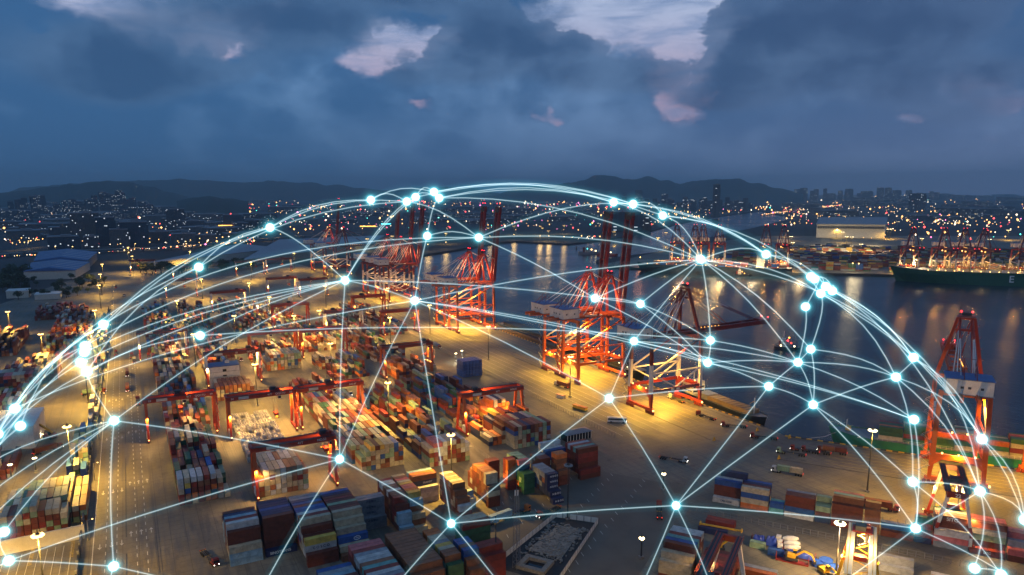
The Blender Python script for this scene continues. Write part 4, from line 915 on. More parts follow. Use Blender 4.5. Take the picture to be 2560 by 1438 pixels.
# ------------------------------------------------------------------ lighting masts
def mast(x, y, h, label, power, col=(1, .63, .22), lamp=LWARM, r=1.35, n=8, group='tall lighting masts in the yards', lean=None):
    g = empty('light_mast', (x, y, 0), 0, label, 'light mast', group)
    MB().tube([(0, 0, 0), (0, 0, h * .5), (0, 0, h + 1.5)], [.42, .3, .16], DRK, 8).box((0, 0, .5), (1.6, 1.6, 1), GRY).obj('pole', g)
    b = MB().tube([(0, 0, h - .5), (0, 0, h + .3)], [r * .5, r * .5], DRK, 10)
    for i in range(n): t = 2 * pi * i / n; b.bar((0, 0, h), (r * cos(t), r * sin(t), h), .1, .1, GRY)
    b.obj('lamp_carriage', g)
    b = MB()
    for i in range(n): t = 2 * pi * i / n; b.ball((r * cos(t), r * sin(t), h - .55), .72, lamp, 6, 4, (1.1, 1.1, .7))
    b.obj('lamp_head', g)
    if power: spot((0, -1.5, h - 2.2), power, g, col=col, size=radians(164), r=1.2)
    return g
WARMC = (1, .565, .085)
for x, y, h, lab, pw in [(133, 409, 30, 'lighting mast standing among rust orange containers in the centre', 150), (129, 303, 30, 'lighting mast in front of the pale chequered block', 125),
        (269, 415, 30, 'twin headed lighting mast on the apron by the brown truck', 150), (269, 546, 30, 'lighting mast on the apron left of the central crane pair', 130), (268, 680, 30, 'lighting mast on the apron by the second crane pair', 130),
        (131, 540, 30, 'lighting mast near the lane crane and pale tan block', 130), (69, 497, 30, 'lighting mast behind the tall brown block', 130), (132, 681, 30, 'lighting mast above the bright red gantry beam', 150),
        (133, 817, 30, 'lighting mast behind the third lane', 150), (132, 958, 30, 'lighting mast with a white glare in the far lanes', 170), (272, 826, 30, 'lighting mast on the far apron before white legs', 140),
        (251, 928, 30, 'lighting mast beside the white node over the apron', 130), (278, 1119, 30, 'lighting mast at the far apron end', 170), (276, 1390, 30, 'lighting mast beyond the last quay cranes', 150), (177, 1246, 30, 'lighting mast behind the yard end gantries', 150),
        (-35, 275, 30, 'lighting mast with blazing head above the left pile', 190), (-34, 404, 30, 'lighting mast above the reach stacker', 210), (-33, 560, 30, 'lighting mast hidden in the bundle of glowing lines', 220), (-33, 677, 30, 'lighting mast beside the road and pale boxes', 230), (-34, 805, 30, 'lighting mast over orange topped boxes by the road', 250),
        (-36, 1025, 30, 'first of three close lamps along the far road', 130), (-38, 1162, 30, 'second of three close lamps along the far road', 130), (-39, 1324, 30, 'third of three close lamps along the far road', 130),
        (97, 1237, 30, 'lighting mast left of the yard end gantries', 130), (5, 1466, 30, 'lighting mast by the long pale roof', 150), (0, 1707, 30, 'lighting mast behind the long pale roof', 150), (106, 1533, 30, 'lighting mast in front of the long pale roof end', 150),
        (160, 700, 30, 'lighting mast in the fourth lane', 90), (42, 640, 28, 'lighting mast between the first and second lanes', 110), (84, 720, 28, 'lighting mast between the second and third lanes', 110), (42, 850, 28, 'lighting mast far up between the first two lanes', 130), (212, 640, 28, 'lighting mast left of the orange block', 110), (215, 900, 28, 'lighting mast in the sixth lane', 130), (-70, 700, 28, 'lighting mast over the far left blocks', 150), (-110, 850, 28, 'lighting mast over the rear left blocks', 150), (-95, 520, 28, 'lighting mast in front of the long dark wall of boxes', 120), (84, 1050, 28, 'lighting mast far up between the middle lanes', 150)]:
    mast(x, y, h, lab, pw * (560 if x > 240 else (900 if x < 0 else 980)), col=WARMC, lamp=LWARM)
a = uv(81, -41); mast(a.x, a.y, 32, 'tall lighting mast on the right apron before the green ship', 60000, lamp=LWHITE, col=WARMC)
mast(163, 252, 26, 'unlit lighting mast by the fenced pit', 0, lamp=GRY)
mast(114, 226, 22, 'unlit pole rising beside the brown roofed pile', 0, lamp=GRY, r=.6, n=4)
a = uv(72, -137); mast(a.x, a.y, 24, 'lamp blazing beside the brightly lit gantry', 80000, lamp=LWHITE, col=(1, .75, .4))
for u, v, lab in ((-8, -84, 'low white floodlight left of the first quay row stack'), (2, -153, 'low white floodlight by the striped roof pile')):
    a = uv(u, v); g = mast(a.x, a.y, 9, lab, 0, lamp=LWHITE, r=.5, n=3); spot((0, 0, 8.5), 9000, g, col=(.95, 1, .6), size=radians(80), rot=(radians(-50), 0, R2 - pi / 2 + pi))
for x, y, lab in ((-52, 430, 'green signal lamp post in the left yard'), (-62, 425, 'white lamp post in the left yard')): mast(x, y, 8, lab, 800, lamp=LWHITE, r=.4, n=2)
for x, y, lab in ((20, 150, 'added unseen lighting mast below the bottom edge near the main road'), (95, 120, 'added unseen lighting mast below the bottom edge by the front piles'), (-105, 300, 'added unseen lighting mast off the left edge'), (120, 95, 'added unseen lighting mast below the bottom edge by the lot')):  # unseen masts added outside the view to warm the foreground light
    mast(x, y, 30, lab, 1200000 if x < 110 else 900000, col=WARMC)
for px, py in ((1155, 898), (1140, 905)): a = G(px, py, 0); mast(a.x, a.y, 8, 'small white lamp on the service road ' + ('right' if px > 1150 else 'left') + ' of a pair', 5500, col=(1, .95, .7), lamp=LWHITE, r=.4, n=2)
# lamps across the water and around the basin: far away, alike
nf = 0
for px, py, kw in [(2080, 562, 1), (2093, 571, 1), (2107, 580, 1), (2117, 591, 1), (2200, 563, 0), (2225, 573, 0), (2130, 592, 1), (1962, 561, 0), (1964, 569, 1), (1968, 577, 1), (1978, 591, 1), (1982, 606, 1), (2153, 610, 1), (2305, 596, 1), (2220, 573, 1), (2420, 562, 1), (2520, 575, 1),
                   (1665, 585, 1), (1645, 598, 1), (2245, 554, 1), (2410, 584, 1), (2470, 566, 1), (2523, 575, 1), (2474, 598, 1), (2397, 556, 0), (2300, 556, 0), (2228, 572, 0), (1350, 565, 1), (1356, 570, 0), (1410, 563, 1), (1285, 565, 1), (1371, 577, 0), (1115, 583, 1), (1220, 570, 0), (980, 590, 0), (918, 597, 0),
                   (2010, 534, 0), (2090, 534, 1), (2440, 535, 0), (2270, 527, 0), (2265, 522, 1), (2340, 530, 0), (2388, 526, 0), (2430, 545, 0), (2110, 540, 0), (1535, 583, 1), (1995, 538, 0)]:
    p = G(px, py, 30); 
    if not inland(p.x, p.y): p = G(px, py, 26) * 1.0
    d = (p - Vector((0, 0, H))).length
    mast(p.x, p.y, 30, 'lighting mast lit far off beyond the basin', (60000 if d < 2700 else 0) * (1.3 if kw else .8), lamp=LWHITE if px > 1900 else LWARM, r=2.0 + d / 1500, n=6, group='lamps lit far off beyond the basin', col=WARMC)
# glitter paths on the water need real sources near the water's edge
for px, py, pw, c in [(1070, 628, 60, 0), (1115, 622, 60, 0), (1285, 600, 70, 0), (1350, 604, 90, 0), (1372, 604, 90, 0), (1410, 606, 50, 0), (1225, 604, 40, 0), (1600, 664, 60, 2), (1785, 678, 90, 1), (1960, 680, 90, 1), (2130, 681, 85, 1), (2145, 682, 50, 1), (1700, 676, 30, 2), (1850, 680, 20, 0), (2000, 682, 40, 0)]:
    a = G(px, py, 0); l = bpy.data.lights.new('quay_lamp_light', 'POINT'); l.energy = pw * 240; l.color = ((1, .62, .2), (1, .8, .45), (1, .35, .12))[c]; l.shadow_soft_size = 6
    g = empty('quay_lamp', (a.x, a.y, 0), 0, 'lamp on the far quay edge above the water', 'quay lamp', 'lamps on the far quay edge')
    MB().tube([(0, 0, 0), (0, 0, 16)], [.3, .2], GRY, 6).obj('pole', g); MB().ball((0, 0, 16.5), 1.1, LWARM, 6, 4).obj('lamp_head', g)
    o = bpy.data.objects.new('lamp_light', l); COL.objects.link(o); o.parent = g; o.location = (0, 0, 20)
# street lamps along the elevated road and the far roads
def street_lamp(p, lab, h=11, r=1.3, lamp=LWARM, power=0, grp='street lamps along the elevated road'):
    g = empty('street_lamp', p, 0, lab, 'street lamp', grp); MB().tube([(0, 0, 0), (0, 0, h)], [.25, .15], GRY, 6).bar((0, 0, h), (2, 0, h + .6), .15, .15, GRY).obj('pole', g)
    MB().ball((2, 0, h + .3), r, lamp, 6, 4, (1, 1, .6)).obj('lamp_head', g)
    if power: spot((2, 0, h - .8), power, g, col=(1, .6, .2), size=radians(150), r=1)
for px, py in [(70, 605), (88, 602), (60, 608), (320, 636), (337, 612), (373, 608), (443, 605), (463, 606), (475, 602), (498, 598), (540, 596), (300, 612), (180, 620), (137, 620), (605, 592), (665, 588), (700, 586), (745, 582), (820, 578), (128, 605), (30, 610)]:
    street_lamp(G(px, py + 9, 8), 'street lamp glowing amber along the elevated road', power=16000)
for i in range(13): street_lamp(Vector((-24.5, 330 + i * 72, 0)), 'thin street lamp on the main road wall', 9, .35, power=1500, grp='thin street lamps along the main road wall')

# ------------------------------------------------------------------ elevated road, warehouses, office and city
def ribbon(name, pts, w, z, th, m, kind='structure'):
    b = MB()
    for i in range(len(pts) - 1):
        a, c = Vector((*pts[i], z)), Vector((*pts[i + 1], z)); b.bar(a, c, w, th, m)
    return tag(b.obj(name), kind=kind)
ER = [gx(-40, 648), gx(60, 640), gx(150, 637), gx(270, 632), gx(400, 627), gx(480, 621), gx(560, 613), gx(640, 604), gx(760, 596), gx(900, 588)]
ribbon('elevated_road', ER, 26, 8, 1.6, ROAD)
b = MB()
for i in range(len(ER) - 1):
    for t in (0, .33, .66): x = ER[i][0] + (ER[i + 1][0] - ER[i][0]) * t; y = ER[i][1] + (ER[i + 1][1] - ER[i][1]) * t; b.box((x, y, 3.6), (4, 4, 7.2), GRY)
tag(b.obj('road_piers'), kind='structure')
ribbon('far_road', [gx(1900, 538), gx(1975, 530), gx(2060, 522), gx(2110, 510)], 30, 1, .5, ROAD)
ribbon('far_street', [gx(2330, 560), gx(2360, 548), gx(2400, 528), gx(2420, 516)], 26, 1, .5, ROAD)
ribbon('left_road', [gx(-20, 690), gx(60, 668), gx(130, 655), gx(200, 640)], 16, .5, .3, ROAD)
def slab(name, pts, h, wall, roof, label, cat='warehouse', ridge=0, grp=None, stripes=None):
    pts = [Vector((p[0], p[1], 0)) for p in pts]
    ar = sum(pts[i].x * pts[(i + 1) % 4].y - pts[(i + 1) % 4].x * pts[i].y for i in range(4))
    if ar < 0: pts = pts[::-1]
    g = empty(name, pts[0], 0, label, cat, grp); q = [p - pts[0] for p in pts]; n = 4; Z = Vector((0, 0, h))
    MB().add(q + [p + Z for p in q], [(i, (i + 1) % n, (i + 1) % n + n, i + n) for i in range(n)] + [(4, 5, 6, 7)], wall).obj('wall', g)
    c = (q[0] + q[1] + q[2] + q[3]) / 4; b = MB(); e = [c + (p - c) * 1.02 for p in q]; rz_ = Vector((0, 0, h + .3))
    if ridge:
        m1, m2 = (e[0] + e[1]) / 2, (e[2] + e[3]) / 2; R_ = Vector((0, 0, h + .3 + ridge))
        b.add([e[0] + rz_, e[1] + rz_, e[2] + rz_, e[3] + rz_, m1 + R_, m2 + R_, m1 + rz_, m2 + rz_], [(0, 4, 5, 3), (4, 1, 2, 5), (0, 1, 4), (2, 3, 5)], roof)
        if stripes:
            for k_ in range(1, 6):
                t = k_ / 6
                for (s0, s1) in ((0, 4), (1, 4)):
                    A_ = (e[0].lerp(e[3], t) if s0 == 0 else e[1].lerp(e[2], t)) + rz_; B_ = m1.lerp(m2, t) + R_
                    b.bar(A_ + Vector((0, 0, .4)), B_ + Vector((0, 0, .4)), 2.2, .3, stripes)
    else: b.add([p + rz_ for p in e] + [p + Vector((0, 0, h + 1.2)) for p in e], [(0, 1, 5, 4), (1, 2, 6, 5), (2, 3, 7, 6), (3, 0, 4, 7), (4, 5, 6, 7)], roof)
    b.obj('roof', g); return g
PALE = mat('pale_roof', (.30, .29, .31), .6, var=.2, scale=.02)
slab('warehouse', [(-156, 1424), (-82, 1404), (-66, 1560), (-160, 1600)], 14, CREAM, BLUR, 'blue roofed warehouse with cream gable at the left', ridge=6, stripes=WHT)
slab('warehouse', [(-158, 1615), (-70, 1575), (-60, 1790), (-170, 1850)], 16, GRY, BLUR, 'larger blue roofed warehouse with pale skylight strips', ridge=7, stripes=WHT)
slab('warehouse', [gx(372, 674), gx(424, 669), gx(700, 634), gx(600, 622)], 12, CREAM, PALE, 'long low warehouse with pale grey roof left of the quay cranes')
slab('warehouse', [gx(610, 668), gx(930, 622), gx(960, 600), gx(700, 612)], 13, GRY, PALE, 'huge flat pale roofed shed in front of the elevated road')
slab('warehouse', [gx(2040, 594), gx(2211, 596), gx(2216, 570), gx(2048, 570)], 42, CREAM, PALE, 'large cream hall with a window band across the water')
b = MB(); a, c = Vector(gx(2042, 594.5)), Vector(gx(2209, 596.5)); d_ = (c - a).normalized()
for i in range(40): q = a + (c - a) * ((i + .5) / 40); b.box((q.x - QN.x * 1.2, q.y - QN.y * 1.2, 33), (a - c).length / 46 and ((c - a).length / 46, .8, 7), DRK, rz=atan2(d_.y, d_.x))
tag(b.obj('window_band'), 'dark window band on the large cream hall', 'window band') 
for px, w, h, lab in ((25, 26, 9, 'small yellow lit shed beside the left block'), (100, 30, 6, 'low white shed at the left yard corner')):
    a = G(px + 20, 745 if px < 50 else 748); slab('shed', [(a.x - w / 2, a.y), (a.x + w / 2, a.y - 4), (a.x + w / 2, a.y + 26), (a.x - w / 2, a.y + 28)], h, CREAM, WHT, lab, 'shed')
# white office block in the second lane
g = empty('office_block', (56, 566, 0), 0, 'white flat roofed office block under gantry 55', 'office')
MB().box((0, 0, 8), (21, 14, 16), WHT).box((0, -7.05, 8), (21.1, .12, .25), GRY).box((0, -7.05, 12), (21.1, .12, .25), GRY).obj('wall', g)
MB().box((0, 0, 16.3), (21.6, 14.6, .6), BLUR).box((3, 2, 17.4), (3, 2, 1.6), WHT).obj('roof', g)
for z in (13, 9, 4.6): MB().box((0, -7.1, z), (2.6, .1, 1.9 if z > 10 else 1), GLS).obj('window', g)
# white covered pile at left, white wall of the road
a = G(20, 1035); slab('shed', [(-82, 478), (-56, 472), (-54, 512), (-82, 516)], 12, WHT, WHT, 'white boxy tank store in the left yard', 'shed')
b = MB()
for i in range(95): b.box((-27.2, 222 + i * 8.4, 2), (.5, 8.2, 4), BHULL if i % 3 else GRY); b.box((-27.2, 218 + i * 8.4, 2.6), (.8, .5, 5.2), GRY)
tag(b.obj('boundary_fence'), 'dark boundary fence along the left side of the main road', 'fence')
b = MB(); b.box((-43, 333, 3), (34, .8, 6), CREAM, rz=.04); tag(b.obj('boundary_wall'), 'long cream wall of boxes behind the left pile', 'wall')
# pavilion with white posts
g = empty('pavilion', (225, 340, 0), .03, 'glass walled pavilion with blue grey roof near the apron', 'pavilion')
MB().box((0, 0, 2.2), (17, 7, 4.4), GLS).obj('wall', g); b = MB()
for i in range(9):
    for s in (-1, 1): b.box((-8.4 + i * 2.1, s * 3.6, 2.2), (.28, .28, 4.4), WHT)
b.obj('post', g); MB().box((0, 0, 4.7), (19, 9, .6), GRY, top=(.8, .7)).box((0, 0, 5.4), (15, 6.2, .9), GRY, top=(.7, .1)).obj('roof', g)
# wire fences
def fence(pts, h, label, m=GRY, step=3.0, panel=False):
    b = MB()
    for i in range(len(pts) - 1):
        a, c = Vector((pts[i][0], pts[i][1], 0)), Vector((pts[i + 1][0], pts[i + 1][1], 0)); n = max(1, int((c - a).length / step)); rz = atan2((c - a).y, (c - a).x)
        for k_ in range(n + 1): q = a.lerp(c, k_ / n); b.box((q.x, q.y, h / 2), (.18, .18, h), m)
        for z in ((.3, h * .5, h) if not panel else (h,)): b.bar(a + Vector((0, 0, z)), c + Vector((0, 0, z)), .07, .07, m)
        if panel:
            for k_ in range(n): q = a.lerp(c, (k_ + .5) / n); b.box((q.x, q.y, h * .5), (step * .93, .1, h * .92), WHT, rz=rz)
    return tag(b.obj('fence'), label, 'fence')
fence([(246, 330), (246, 900)], 2.6, 'wire fence between the apron and the blocks')
fence([(164.0, 300), (164.0, 560)], 2.4, 'wire fence along the inner service road')
fence([(128, 310), (128, 345)], 2.2, 'short wire fence right of the chequered block')
fence([tuple(uv(15, -73)[:2]), tuple(uv(160, -74)[:2])], 2.6, 'wire fence between quay row and right apron')
fence([tuple(uv(12, -101)[:2]), tuple(uv(160, -103)[:2])], 2.6, 'wire fence in front of the quay row')
# fenced pit with rubble
PT = [tuple(uv(-47, -186)[:2]), tuple(uv(-43, -135)[:2]), tuple(uv(-24, -132)[:2]), tuple(uv(-20, -186)[:2])]
fence(PT, 2.6, 'white panelled fence round the rubble pit', panel=True)
sheet('pit_floor', PT, .06, mat('dark_soil', (.035, .034, .036), .9, var=.6))
sheet('broken_slab', [tuple(uv(-41, -168)[:2]), tuple(uv(-39, -142)[:2]), tuple(uv(-28, -141)[:2]), tuple(uv(-26, -168)[:2])], .35, RUB)
b = MB(); rb = random.Random(4)
for i in range(260): p = uv(rb.uniform(-43, -25), rb.uniform(-172, -140)); b.box((p.x, p.y, .45), (rb.uniform(.3, 1.6), rb.uniform(.3, 1.2), rb.uniform(.2, .7)), RUB, rz=rb.uniform(0, 3))
tag(b.obj('rubble'), 'broken white rubble in the fenced pit', 'rubble', kind='stuff')
g = empty('concrete_basin', uv(-33, -178), R2, 'open white rectangular basin in the fenced pit', 'basin'); b = MB()
for x, y, w, d in ((0, -4, 12, 2), (0, 4, 12, 2), (-5, 0, 2, 6), (5, 0, 2, 6)): b.box((x, y, .8), (w, d, 1.5), RUB)
b.obj('rim', g); MB().box((0, 0, .15), (8, 6, .1), GLS).obj('pool', g)
# leafy growth
def leaves(b, c, r, n, rg, m=LEAF, sq=.7):
    for _ in range(n):
        while True:
            v = Vector((rg.uniform(-1, 1), rg.uniform(-1, 1), rg.uniform(-1, 1)))
            if .25 < v.length < 1: break
        p = Vector(c) + Vector((v.x * r, v.y * r, v.z * r * sq)) * (1 + .25 * sin(v.x * 5 + v.y * 7)); a = Vector((rg.uniform(-1, 1), rg.uniform(-1, 1), rg.uniform(-1, 1))).normalized(); q = a.orthogonal().normalized(); s = r * rg.uniform(.10, .22)
        b.quad([p - a * s, p + q * s, p + a * s, p - q * s], m)
rg = random.Random(12)
tcr = []
for k_ in range(3):
    b = MB()
    for j in range(5): leaves(b, (rg.uniform(-1.6, 1.6), rg.uniform(-1.6, 1.6), 5 + rg.uniform(-.8, 1.6)), 2.6, 90, rg)
    t = MB().tube([(0, 0, 0), (.1, 0, 2.5), (0, .2, 5)], [.35, .25, .12], BARK, 6).bar((0, 0, 2.4), (1.4, .6, 5), .2, .2, BARK).bar((0, 0, 2.8), (-1.3, -.8, 5.2), .2, .2, BARK)
    tcr.append((b.mesh('crown'), t.mesh('trunk')))
def tree(x, y, s, lab, grp):
    g = empty('tree', (x, y, 0), rg.uniform(0, 6), lab, 'tree', grp); g.scale = (s, s, s * rg.uniform(.85, 1.2)); c = rg.choice(tcr)
    for nm, me in (('crown', c[0]), ('trunk', c[1])): o = bpy.data.objects.new(nm, me); COL.objects.link(o); o.parent = g
for i in range(46): tree(rg.uniform(-150, -30), rg.uniform(1150, 1390), rg.uniform(.9, 1.6), 'dark leafy tree in the grove before the blue roofed warehouse', 'trees before the blue roofed warehouse')
for i in range(40): tree(rg.uniform(10, 210), rg.uniform(1390, 1520), rg.uniform(1.6, 2.4), 'dark leafy tree behind the yard end gantries', 'trees behind the yard end gantries')
for i in range(24): tree(rg.uniform(-190, -150), rg.uniform(1250, 1500), rg.uniform(1.6, 2.8), 'dark leafy tree at the left edge', 'trees at the left edge')
# city
rc = random.Random(21); nb = 0
def building(x, y, w, d, h, lab, grp, fac=None, rz=None):
    f = fac if fac is not None else rc.choice(FAC); rz = rc.uniform(-.5, .3) if rz is None else rz
    g = empty('building', (x, y, 0), rz, lab, 'building', grp)
    b = MB().box((0, 0, h / 2), (w, d, h), f)
    if h > 30: b.box((w * .3, 0, h * .45), (w * .5, d * 1.25, h * .9), f)
    b.obj('wall', g); MB().box((0, 0, h + 1.2), (w * 1.02, d * 1.02, 2.4), GRY).box((w * .1, 0, h + 4), (w * .35, d * .4, 3.5), GRY).obj('roof', g)
def bp(px, pyb, pyt, wpx, lab, grp=None, fac=None, dz=1.0):
    a = G(px, pyb); d = (a - Vector((0, 0, H))); dep = d.dot(FW); k_ = dep / F; h = max(6, (pyb - pyt) * k_); building(a.x, a.y, wpx * k_, wpx * k_ * .7 * dz, h, lab, grp, fac, rz=-AZ + (px - 1280) / F * -.9)
for px, pb, pt, w, f, lab in [(218, 612, 534, 62, 1, 'banded mid rise with lit roof sign at the left'), (268, 614, 545, 42, 2, 'dark glass tower with a vertical light strip'), (338, 616, 556, 60, 2, 'broad blue glass block'), (442, 580, 524, 42, 0, 'dark tower with white light strip on its side'),
        (585, 575, 538, 46, 2, 'blue block behind the left node'), (300, 618, 574, 40, 1, 'low office below the glass tower'), (180, 608, 560, 44, 1, 'slab building left of the banded mid rise'), (160, 622, 592, 66, 2, 'wide low glass hall near the elevated road'), (230, 628, 592, 30, 0, 'dark low block by the elevated road'),
        (460, 610, 585, 56, 1, 'pale office with gridded windows by the elevated road'), (515, 608, 588, 50, 1, 'darker annex right of the pale gridded office'), (395, 606, 580, 50, 0, 'brown low block behind the elevated road'), (60, 600, 577, 70, 1, 'long low hall at the far left'), (20, 575, 555, 60, 0, 'dark low block at the left edge'),
        (1555, 578, 530, 90, 2, 'broad ribbed slab block behind the raised booms'), (1605, 576, 540, 40, 0, 'dark block right of the ribbed slab block'), (1788, 545, 463, 17, 0, 'single tall tower before the right hills'), (1595, 515, 476, 18, 0, 'slim dark tower near the top nodes'), (1660, 520, 486, 16, 0, 'narrow tower left of the tall tower'), (2290, 530, 485, 36, 0, 'dark block under red roof sign')]:
    bp(px, pb, pt, w, lab, None, FAC[f])
for px, pt in ((165, 503), (185, 500), (200, 506), (145, 510), (240, 490), (262, 482), (272, 486), (285, 488), (302, 478), (310, 484), (325, 500), (335, 496), (50, 500), (65, 496), (90, 492), (100, 494), (110, 490), (30, 505), (375, 512), (358, 505), (205, 510), (225, 500)):
    bp(px, 545, pt, 12 + rc.random() * 8, 'hazy residential tower on the left skyline', 'hazy towers on the left skyline', FAC[0])
for i in range(46):
    px = 1600 + i * 16.5 + rc.uniform(-8, 8); pt = 470 + rc.uniform(0, 16) + (6 if px > 2250 else 0)
    bp(px, 505, pt, rc.uniform(8, 20), 'hazy tower block on the right skyline', 'hazy tower blocks on the right skyline', FAC[0])
for i in range(26): bp(1560 + i * 12 + rc.uniform(-5, 5), 528, 497 + rc.uniform(-4, 10), rc.uniform(8, 13), 'hazy apartment tower below the hills', 'hazy apartment towers below the hills', FAC[0])
def lowb(n, x0, x1, y0, y1, lab, grp, hmin=6, hmax=22):
    k_ = 0
    while k_ < n:
        px, py = rc.uniform(x0, x1), y0 + (y1 - y0) * rc.random() ** 1.2; a = G(px, py)
        if not (inland(a.x, a.y) and inland(a.x + 60, a.y - 60) and inland(a.x - 60, a.y - 60)): k_ += 1; continue
        s = (a.length) / 1500; building(a.x, a.y, rc.uniform(25, 70) * s, rc.uniform(20, 45) * s, rc.uniform(hmin, hmax) * (.6 + .4 * s), lab, grp, rc.choice(FAC[:2])); k_ += 1
lowb(60, 0, 640, 505, 600, 'low city building among the left street lights', 'low city buildings at the left', 8, 30)
lowb(50, 640, 1500, 497, 560, 'low city building beyond the basin', 'low city buildings beyond the basin')
lowb(50, 1700, 2560, 492, 555, 'low shed beyond the far terminal', 'low sheds beyond the far terminal')
# city lights: countless
CL = [emat('city_warm', (1, .50, .15), 5), emat('city_white', (1, .80, .55), 4), emat('city_red', (1, .08, .08), 5), emat('city_green', (.1, .9, .7), 4), emat('city_magenta', (1, .25, .6), 4)]
b = MB(); rl = random.Random(33)
def lights(n, x0, x1, y0, y1, pw=1.5, mix=(.55, .27, .12, .03, .03), sz=1.0):
    for _ in range(n):
        px = rl.uniform(x0, x1); py = y0 + (y1 - y0) * rl.random() ** pw; p = G(px, py, rl.uniform(5, 14))
        if not inland(p.x, p.y): continue
        d = (p - Vector((0, 0, H))).length; b.octa(p, d / F * rl.choice([.7, .8, 1.0, 1.2, 1.5, 2.3]) * sz, rl.choices(CL, mix)[0])
lights(560, 0, 640, 490, 612, 1.0); lights(520, 640, 1500, 488, 575, 1.2, (.4, .25, .2, .06, .09)); lights(760, 1500, 2560, 484, 562, 1.1); lights(120, 1650, 2150, 515, 545, 1, sz=.9)
lights(90, 1230, 1500, 510, 530, 1, (.3, .2, .25, .05, .2)); lights(70, 1040, 1500, 500, 512, 1, (.4, .3, .15, .05, .1)); lights(50, 560, 640, 505, 520, 1, (.3, .2, .5, 0, 0)); lights(70, 2150, 2560, 550, 600, 1, sz=1.2)
lights(30, 1850, 1990, 535, 545, 1, (.3, .7, 0, 0, 0)); lights(40, 1430, 1600, 588, 602, 1, (.4, .4, .1, .1, 0), .8)
for a0, a1, n in (((1900, 537), (2110, 511), 110), ((2330, 558), (2416, 516), 80), ((2060, 503), (2350, 499), 60), ((330, 507), (380, 520), 20), ((250, 630), (640, 603), 60), ((0, 640), (250, 632), 25), ((730, 512), (830, 516), 16)):
    for _ in range(n):
        t = rl.random(); p = G(a0[0] + (a1[0] - a0[0]) * t, a0[1] + (a1[1] - a0[1]) * t + rl.uniform(-1.5, 1.5), 9 if a0[1] > 600 else 6); d = p.length; b.octa(p, d / F * rl.uniform(.6, 1.2), rl.choices(CL, (.5, .3, .2, 0, 0))[0])
tag(b.obj('city_lights'), 'countless small lights of the city and its traffic', 'city lights', kind='stuff')
for px, py, w, h, m, lab in ((412 + 2000 + 10, 478, 0, 0, None, ''),): pass
for px, py, wpx, m, lab in ((2276, 480, 12, LRED, 'left red roof sign on the far right block'), (2293, 480, 12, LRED, 'right red roof sign on the far right block'), (2308, 488, 5, LRED, 'square red sign on the far right skyline'), (207, 536, 30, LWHITE, 'white roof sign on the banded mid rise'), (326, 556, 12, LCYAN, 'cyan sign on the broad blue glass block'),
        (190, 586, 16, LAMBER, 'amber sign on the wide low glass hall'), (442, 504, 10, LAMBER, 'amber sign on the dark far tower'), (135, 525, 5, LWHITE, 'white vertical sign in the left city'), (565, 523, 44, LAMBER, 'thin amber light line in the left city'), (563, 564, 34, LAMBER, 'amber light line beside the blue block'), (920, 566, 40, LAMBER, 'long amber lit building near the left cranes'), (965, 560, 24, LCYAN, 'blue lit front near the left cranes')):
    a = G(px, py, 20 if py > 500 else 60); k_ = (a - Vector((0, 0, H))).dot(FW) / F
    if not inland(a.x, a.y): continue
    g = empty('illuminated_sign', (a.x, a.y, 0), -AZ, lab, 'sign'); MB().box((0, 0, a.z), (wpx * k_, 2, k_ * (2.2 if wpx > 6 else 7)), m).obj('panel', g); MB().box((-wpx * k_ * .4, 1.5, a.z / 2), (.8, .8, a.z), GRY).box((wpx * k_ * .4, 1.5, a.z / 2), (.8, .8, a.z), GRY).obj('support', g)

# ------------------------------------------------------------------ hills
HILL = mat('hill_slope', (.035, .05, .04), .9, var=.6, scale=.002)
def hills(name, prof, dist, depth):
    b = MB(); pts = []; rn = random.Random(hash(name) % 97 if 0 else len(prof)); x = prof[0][0]
    while x <= prof[-1][0]:
        for i in range(len(prof) - 1):
            if prof[i][0] <= x <= prof[i + 1][0]:
                t = (x - prof[i][0]) / (prof[i + 1][0] - prof[i][0]); t = t * t * (3 - 2 * t); y = prof[i][1] + (prof[i + 1][1] - prof[i][1]) * t; break
        y += (mnoise.noise(Vector((x * .03, dist * .01, 0))) * 3.5 + mnoise.noise(Vector((x * .11, 5, 0))) * 1.3) * (1 if y < 470 else .3)
        pts.append((x, y)); x += 6
    rows = 9; vs = []; fs = []; n = len(pts)
    for r_ in range(rows):
        f = r_ / (rows - 1)
        for (px, py) in pts:
            d = ray(px, 480); d = Vector((d.x, d.y, 0)).normalized(); top = max(2.0, H + dist * math.tan(azel(px, py)[1])); dd = dist - depth * .5 + depth * f
            hh = top * (sin(pi * min(1, f)) ** .8 if 0 < f < 1 else 0) * (1 + .18 * mnoise.noise(Vector((px * .02, f * 4, 1))) * (1 if abs(f - .5) > .1 else 0)); vs.append((d.x * dd, d.y * dd, hh))
    for r_ in range(rows - 1):
        for i in range(n - 1): a = r_ * n + i; fs.append((a, a + 1, a + n + 1, a + n))
    b.add(vs, fs, HILL); o = b.obj(name, smooth=True); tag(o, kind='structure')
hills('hills', [(1230, 488), (1310, 466), (1370, 463), (1420, 459), (1460, 452), (1490, 443), (1520, 438), (1560, 447), (1580, 449), (1620, 442), (1660, 452), (1700, 460), (1740, 452), (1800, 449), (1840, 447), (1880, 458), (1940, 470), (2010, 484)], 11500, 2600)
hills('far_hills', [(-60, 492), (0, 485), (60, 470), (150, 462), (230, 458), (330, 452), (400, 450), (450, 448), (520, 452), (600, 456), (680, 453), (760, 458), (830, 462), (900, 470), (960, 476), (1100, 468), (1180, 470), (1260, 484)], 13500, 2600)
hills('near_hills', [(-60, 488), (60, 478), (120, 468), (180, 462), (260, 452), (330, 456), (380, 468), (420, 480), (470, 491)], 8500, 1800)
